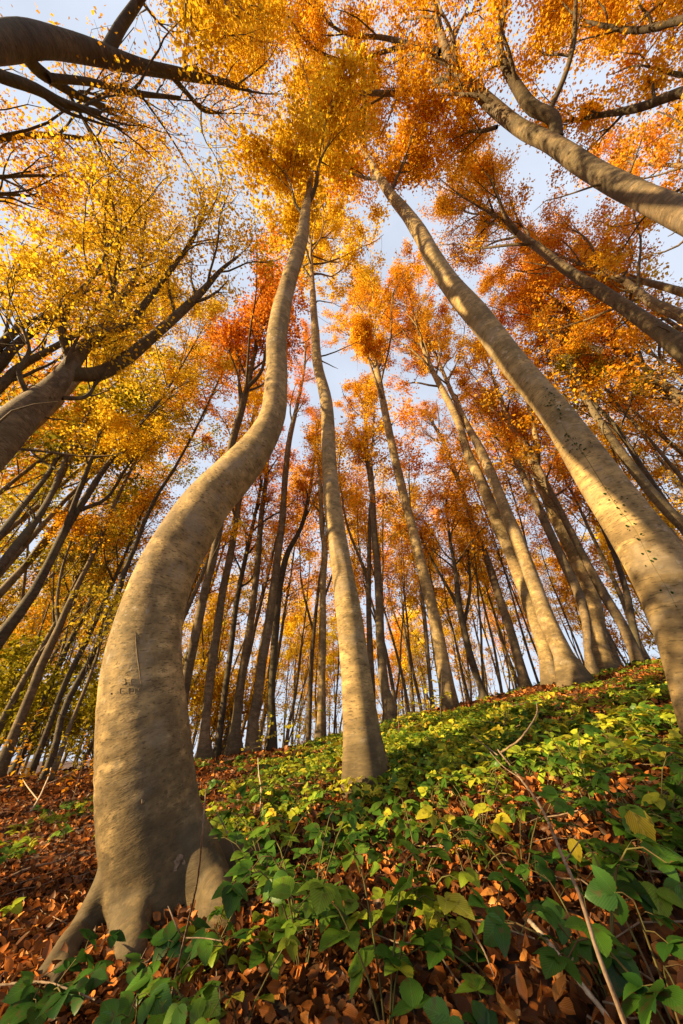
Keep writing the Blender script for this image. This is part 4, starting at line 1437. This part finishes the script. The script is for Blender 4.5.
# understory bushes far left and behind
UND = [(-9.5, 11.5, 'olive bush at the left edge behind the lit-footed trunk', 'olive'), (-7.5, 13.5, 'olive green bush behind the spindly pale stem', 'olive'),
       (-12, 14, 'dull green thicket bush at the far left edge', 'olive'), (-5.6, 15.5, 'golden bush behind the left flank of the curved beech', 'gold'),
       (-10, 17, 'tall olive bush deep behind the left trunks', 'olive')]
for k, (x, y, lab, pal) in enumerate(UND):
    r = np.random.default_rng(640 + k)
    base = np.array([x, y, float(ground_z(x, y))])
    root = thing('bush', lab, 'bush', base)
    wd, lf = MB(), MB()
    for q in range(6):
        a = r.uniform(0, 6.28)
        P, R = grow_branch(base - [0, 0, 0.1], [0.45 * math.cos(a), 0.45 * math.sin(a), 1], r.uniform(2.2, 3.6), 0.03, r, 0.3, 7, 0.14)
        Pr, Rr = resample(P, R, 12)
        tube(wd, Pr, Rr, 5)
        crown(Pr, Rr, r, wd, lf, c0=0.2, n1=6, l1=1.1, n2=4, nleaf=900, lsize=0.12, spread=0.3)
    obj('stems', wd, BARK_DARK, root, base)
    obj('foliage', lf, PAL[pal], root, base, smooth=False).color = (0.9, 1.0, 0.8, 1)


# ------------------------------------------------------------------ sticks and twigs
def stick(name, label, pts, mat, forks=(), cat='stick', sides=8):
    """pts: (px, py, width px, lift above the ground)"""
    def path(pp):
        P, R = [], []
        for (px, py, w, lift) in pp:
            h = ground_hit(px, py, lift)
            P.append(h)
            R.append(max(0.0012, 0.78 * w / 2 * np.dot(h - CP, FWD) / FPX))
        return resample(np.array(P), np.array(R), 10 * len(pp))
    P, R = path(pts)
    base = P[-1].copy()
    base[2] = float(ground_z(base[0], base[1]))
    mb = MB()
    rj = np.random.default_rng(len(label))
    R = R * (1 + 0.12 * np.sin(np.arange(len(R)) * 1.7) * np.sin(np.arange(len(R)) * 0.63))
    P = P + rj.normal(size=P.shape) * R[:, None] * 0.12
    tube(mb, P, R, sides, None, 0.1, 1)
    for f in forks:
        q, w_ = path(f)
        tube(mb, q, w_, 6, None, 0.1, 2)
    o_ = obj(name, mb, mat, None, base)
    return tag(o_, label, cat)


stick('fallen_branch', 'long bare stick leaning down the slope in the lower right',
      [(498, 750, 2.0, 0.22), (520, 778, 2.6, 0.25), (545, 815, 3.4, 0.27), (565, 862, 4.4, 0.27), (583, 905, 5.2, 0.25), (600, 960, 6.0, 0.22), (618, 1005, 6.5, 0.16), (632, 1045, 7, 0.1)], TWIG,
      forks=[[(520, 778, 1.6, 0.25), (505, 768, 1.2, 0.27), (490, 752, 0.8, 0.3)], [(565, 862, 2.0, 0.27), (573, 850, 1.6, 0.3), (580, 840, 1.0, 0.32)]])
stick('broken_stick', 'short pale broken stick beside the long one at the bottom right',
      [(529, 921, 4.6, 0.09), (545, 938, 5.2, 0.1), (562, 960, 5.6, 0.1), (582, 985, 6.0, 0.09), (602, 1010, 6.3, 0.07), (622, 1040, 6.6, 0.05)], PALE_TWIG,
      forks=[[(556, 955, 3.2, 0.1), (549, 952, 2.6, 0.115), (543, 951, 1.4, 0.125)], [(572, 972, 2.2, 0.1), (571, 965, 1.6, 0.12), (573, 958, 1, 0.14)]])
stick('thin_stem', 'thin upright dark stem in front of the curved beech roots',
      [(206, 790, 1.5, 0.62), (203, 825, 2.0, 0.58), (199, 870, 2.4, 0.46), (190, 915, 2.8, 0.30), (183, 945, 3.2, 0.20), (174, 985, 3.6, 0.08), (166, 1022, 4.2, -0.01)], TWIG,
      forks=[[(185, 940, 2.2, 0.2), (176, 925, 1.8, 0.26), (168, 906, 1.2, 0.3)], [(186, 938, 1.6, 0.2), (202, 938, 1.4, 0.2), (222, 941, 1.0, 0.2)]])
stick('dead_twig', 'forked dead twig rising from the brambles below the sunlit pair',
      [(503, 765, 2.6, 0.05), (500, 757, 2.4, 0.12), (508, 748, 2.2, 0.2), (521, 738, 2.0, 0.28), (535, 718, 1.8, 0.35), (537, 703, 1.2, 0.42)], TWIG,
      forks=[[(500, 757, 2.0, 0.12), (488, 748, 1.8, 0.18), (472, 735, 1.2, 0.25)]])
stick('dead_twig', 'pale bare twig sticking up on the left of the curved beech',
      [(30, 812, 2.2, 0.02), (38, 800, 2.0, 0.1), (45, 785, 1.8, 0.2), (51, 768, 1.2, 0.3)], PALE_TWIG,
      forks=[[(38, 800, 1.5, 0.1), (30, 790, 1.2, 0.16), (20, 772, 0.8, 0.28)], [(45, 785, 1.4, 0.2), (60, 778, 1.2, 0.22), (75, 770, 0.8, 0.3)]])
stick('dead_twig', 'thin curved twig lying on the dead leaves lower centre right',
      [(462, 920, 2.4, 0.05), (475, 935, 2.4, 0.08), (487, 958, 2.2, 0.07), (495, 978, 1.8, 0.04)], TWIG)
stick('dead_twig', 'dark twig lying across the dead leaves left of the curved beech',
      [(2, 880, 2.4, 0.03), (30, 868, 2.6, 0.06), (55, 862, 2.4, 0.05), (80, 848, 1.6, 0.03)], TWIG)
stick('dead_twig', 'thin twig rising from the brambles right of the curved beech foot',
      [(240, 870, 2.2, 0.05), (232, 845, 2.0, 0.18), (222, 822, 1.6, 0.3), (215, 810, 1.0, 0.36)], TWIG)
stick('dead_twig', 'horizontal twig low in the bottom left corner under the roots',
      [(0, 985, 2.4, 0.1), (40, 982, 2.4, 0.1), (70, 990, 2.2, 0.1), (95, 1000, 1.6, 0.08)], TWIG)
stick('dead_twig', 'upright pale twig in the green patch below the flared beech',
      [(260, 812, 2.0, 0.02), (261, 795, 1.8, 0.12), (259, 775, 1.4, 0.26), (258, 758, 1.0, 0.36)], PALE_TWIG)


# ------------------------------------------------------------------ marks on the trunks
bpy.context.view_layer.update()


def child(root, nm):
    return [c for c in root.children if c.name.split('.')[0] == nm][0]


from mathutils.bvhtree import BVHTree


def bvh(o_):
    me = o_.data
    off = o_.parent.location
    vs = [v_.co + off for v_ in me.vertices]
    return BVHTree.FromPolygons(vs, [tuple(p.vertices) for p in me.polygons])


t1, t3 = TREES['T1'][0], TREES['T3'][0]
b1, b3 = bvh(child(t1, 'trunk')), bvh(child(t3, 'trunk'))


def on_trunk(b, px, py):
    h = b.ray_cast(Vector(CP), Vector(ray(px, py)))
    return (np.array(h[0]), np.array(h[1]), h[3]) if h[0] is not None else None


def strokes(name, root, b, lines, wpx, mat):
    mb = MB()
    base = np.array(root.location)
    for ln in lines:
        pp = []
        for (px, py) in ln:
            h = on_trunk(b, px, py)
            if h:
                pp.append(h[0] + h[1] * 0.0004)
        if len(pp) < 2:
            continue
        pp = np.array(pp)
        n_ = max(6, 3 * len(pp))
        q, w_ = resample(pp, np.full(len(pp), wpx / 2 * np.dot(pp[0] - CP, FWD) / FPX), n_)
        w_ = w_ * np.sin(np.linspace(0.35, np.pi - 0.35, n_))
        tube(mb, q, w_, 6, None, 0.15, 1)
    return obj(name, mb, mat, root, base)


# two rows of small carved letters, half grown over
L_ = []
x0, y0 = 121.5, 679.0
L_ += [[(123.5, y0), (126, y0)], [(125, y0), (125, y0 + 5), (122.8, y0 + 5.6), (121.5, y0 + 4.4)],           # J
       [(128.8, y0 + 5), (128.9, y0 + 5.8)],                                                             # .
       [(136.5, y0), (131.5, y0 + 0.2), (131.6, y0 + 5.6), (137, y0 + 5.6)], [(131.6, y0 + 2.8), (136, y0 + 2.8)]]   # E
y1 = 688.2
L_ += [[(124.5, y1), (120.5, y1 + 0.3), (120.6, y1 + 5.4), (125, y1 + 5.2)], [(120.6, y1 + 2.7), (124, y1 + 2.7)],       # E
       [(126.6, y1 + 4.8), (126.7, y1 + 5.6)],
       [(129, y1 + 5.6), (129, y1), (132.2, y1 + 0.4), (132.4, y1 + 2.6), (129.2, y1 + 3)],                             # P
       [(135, y1), (135, y1 + 5.6)],                                                                               # I
       [(142.2, y1 + 0.6), (139.2, y1), (138.6, y1 + 2), (141.8, y1 + 3.4), (141.8, y1 + 5.2), (138.4, y1 + 5.6)]]          # S
strokes('carved_initials', t1, b1, L_, 0.8, CARVE)
strokes('bark_scar', t1, b1, [[(135.5, 632), (136.3, 645), (138, 660), (140, 675), (141.3, 688)]], 1.5, CARVE)
strokes('bark_scar', t1, b1, [[(111, 693), (111.8, 694)]], 2.0, CARVE)
strokes('bark_scar', t1, b1, [[(142, 799), (143, 803), (144.5, 800)]], 2.0, CARVE)

# torn flap of bark above the hollow between the roots
fl = MB()
for k, (dx, dy, s_) in enumerate([(0, 0, 1.0), (5, -5, 0.8), (-2, 8, 0.7), (8, 3, 0.5)]):
    h = on_trunk(b1, 178 + dx, 862 + dy)
    if h:
        d_ = unit(np.array([0.8, 0, 0.5 - 0.5 * k]) + np.random.default_rng(k).normal(size=3) * 0.3)
        nn_ = h[1]
        scatter(fl, OV5, (h[0] + nn_ * 0.006 - d_ * 0.03)[None], d_[None], nn_[None], np.array([0.05 * s_]), np.array([0.5]))
obj('torn_bark', fl, TWIG, t1, np.array(t1.location))

# ivy leaves climbing the pale right beech
IVY = [(545, 390), (548, 393), (551, 391), (546, 397), (552, 397), (556, 400), (549, 402), (553, 405), (557, 407), (560, 411), (547, 407), (555, 412), (560, 416), (551, 395),
       (566, 433), (570, 437), (574, 440), (568, 441), (572, 446), (577, 444), (581, 447), (585, 449), (575, 450), (565, 445), (570, 452), (583, 453), (577, 455), (590, 446),
       (604, 489), (609, 488), (611, 500), (616, 503), (620, 499), (618, 507), (623, 510), (619, 514), (626, 524), (630, 529), (633, 524), (636, 538), (640, 541), (643, 552),
       (649, 551), (647, 563), (654, 564), (652, 560), (665, 590), (670, 592), (676, 606), (681, 616), (606, 493), (625, 500), (628, 505), (640, 535)]
iv = MB()
ri = np.random.default_rng(8)
for (px, py) in IVY:
    for q in range(2 if py < 460 else 1):
        h = on_trunk(b3, px + ri.normal() * 1.2, py + ri.normal() * 1.2)
        if not h:
            continue
        d_ = unit(rand_dirs(1, ri)[0] - h[1] * 0.2)
        nn_ = unit(h[1] + ri.normal(size=3) * 0.3)
        d_ = unit(d_ - nn_ * np.dot(d_, nn_))
        scatter(iv, OV3, (h[0] + h[1] * 0.012 - d_ * 0.02)[None], d_[None], nn_[None], np.array([ri.uniform(0.014, 0.026)]), np.array([ri.uniform(0.0, 0.5)]))
obj('ivy', iv, IVY_MAT, t3, np.array(t3.location))
strokes('ivy_stem', t3, b3, [[(546, 388), (556, 408), (566, 432), (582, 452), (600, 480), (616, 505), (634, 528), (650, 560), (668, 590), (681, 616)]], 0.35, STEM)
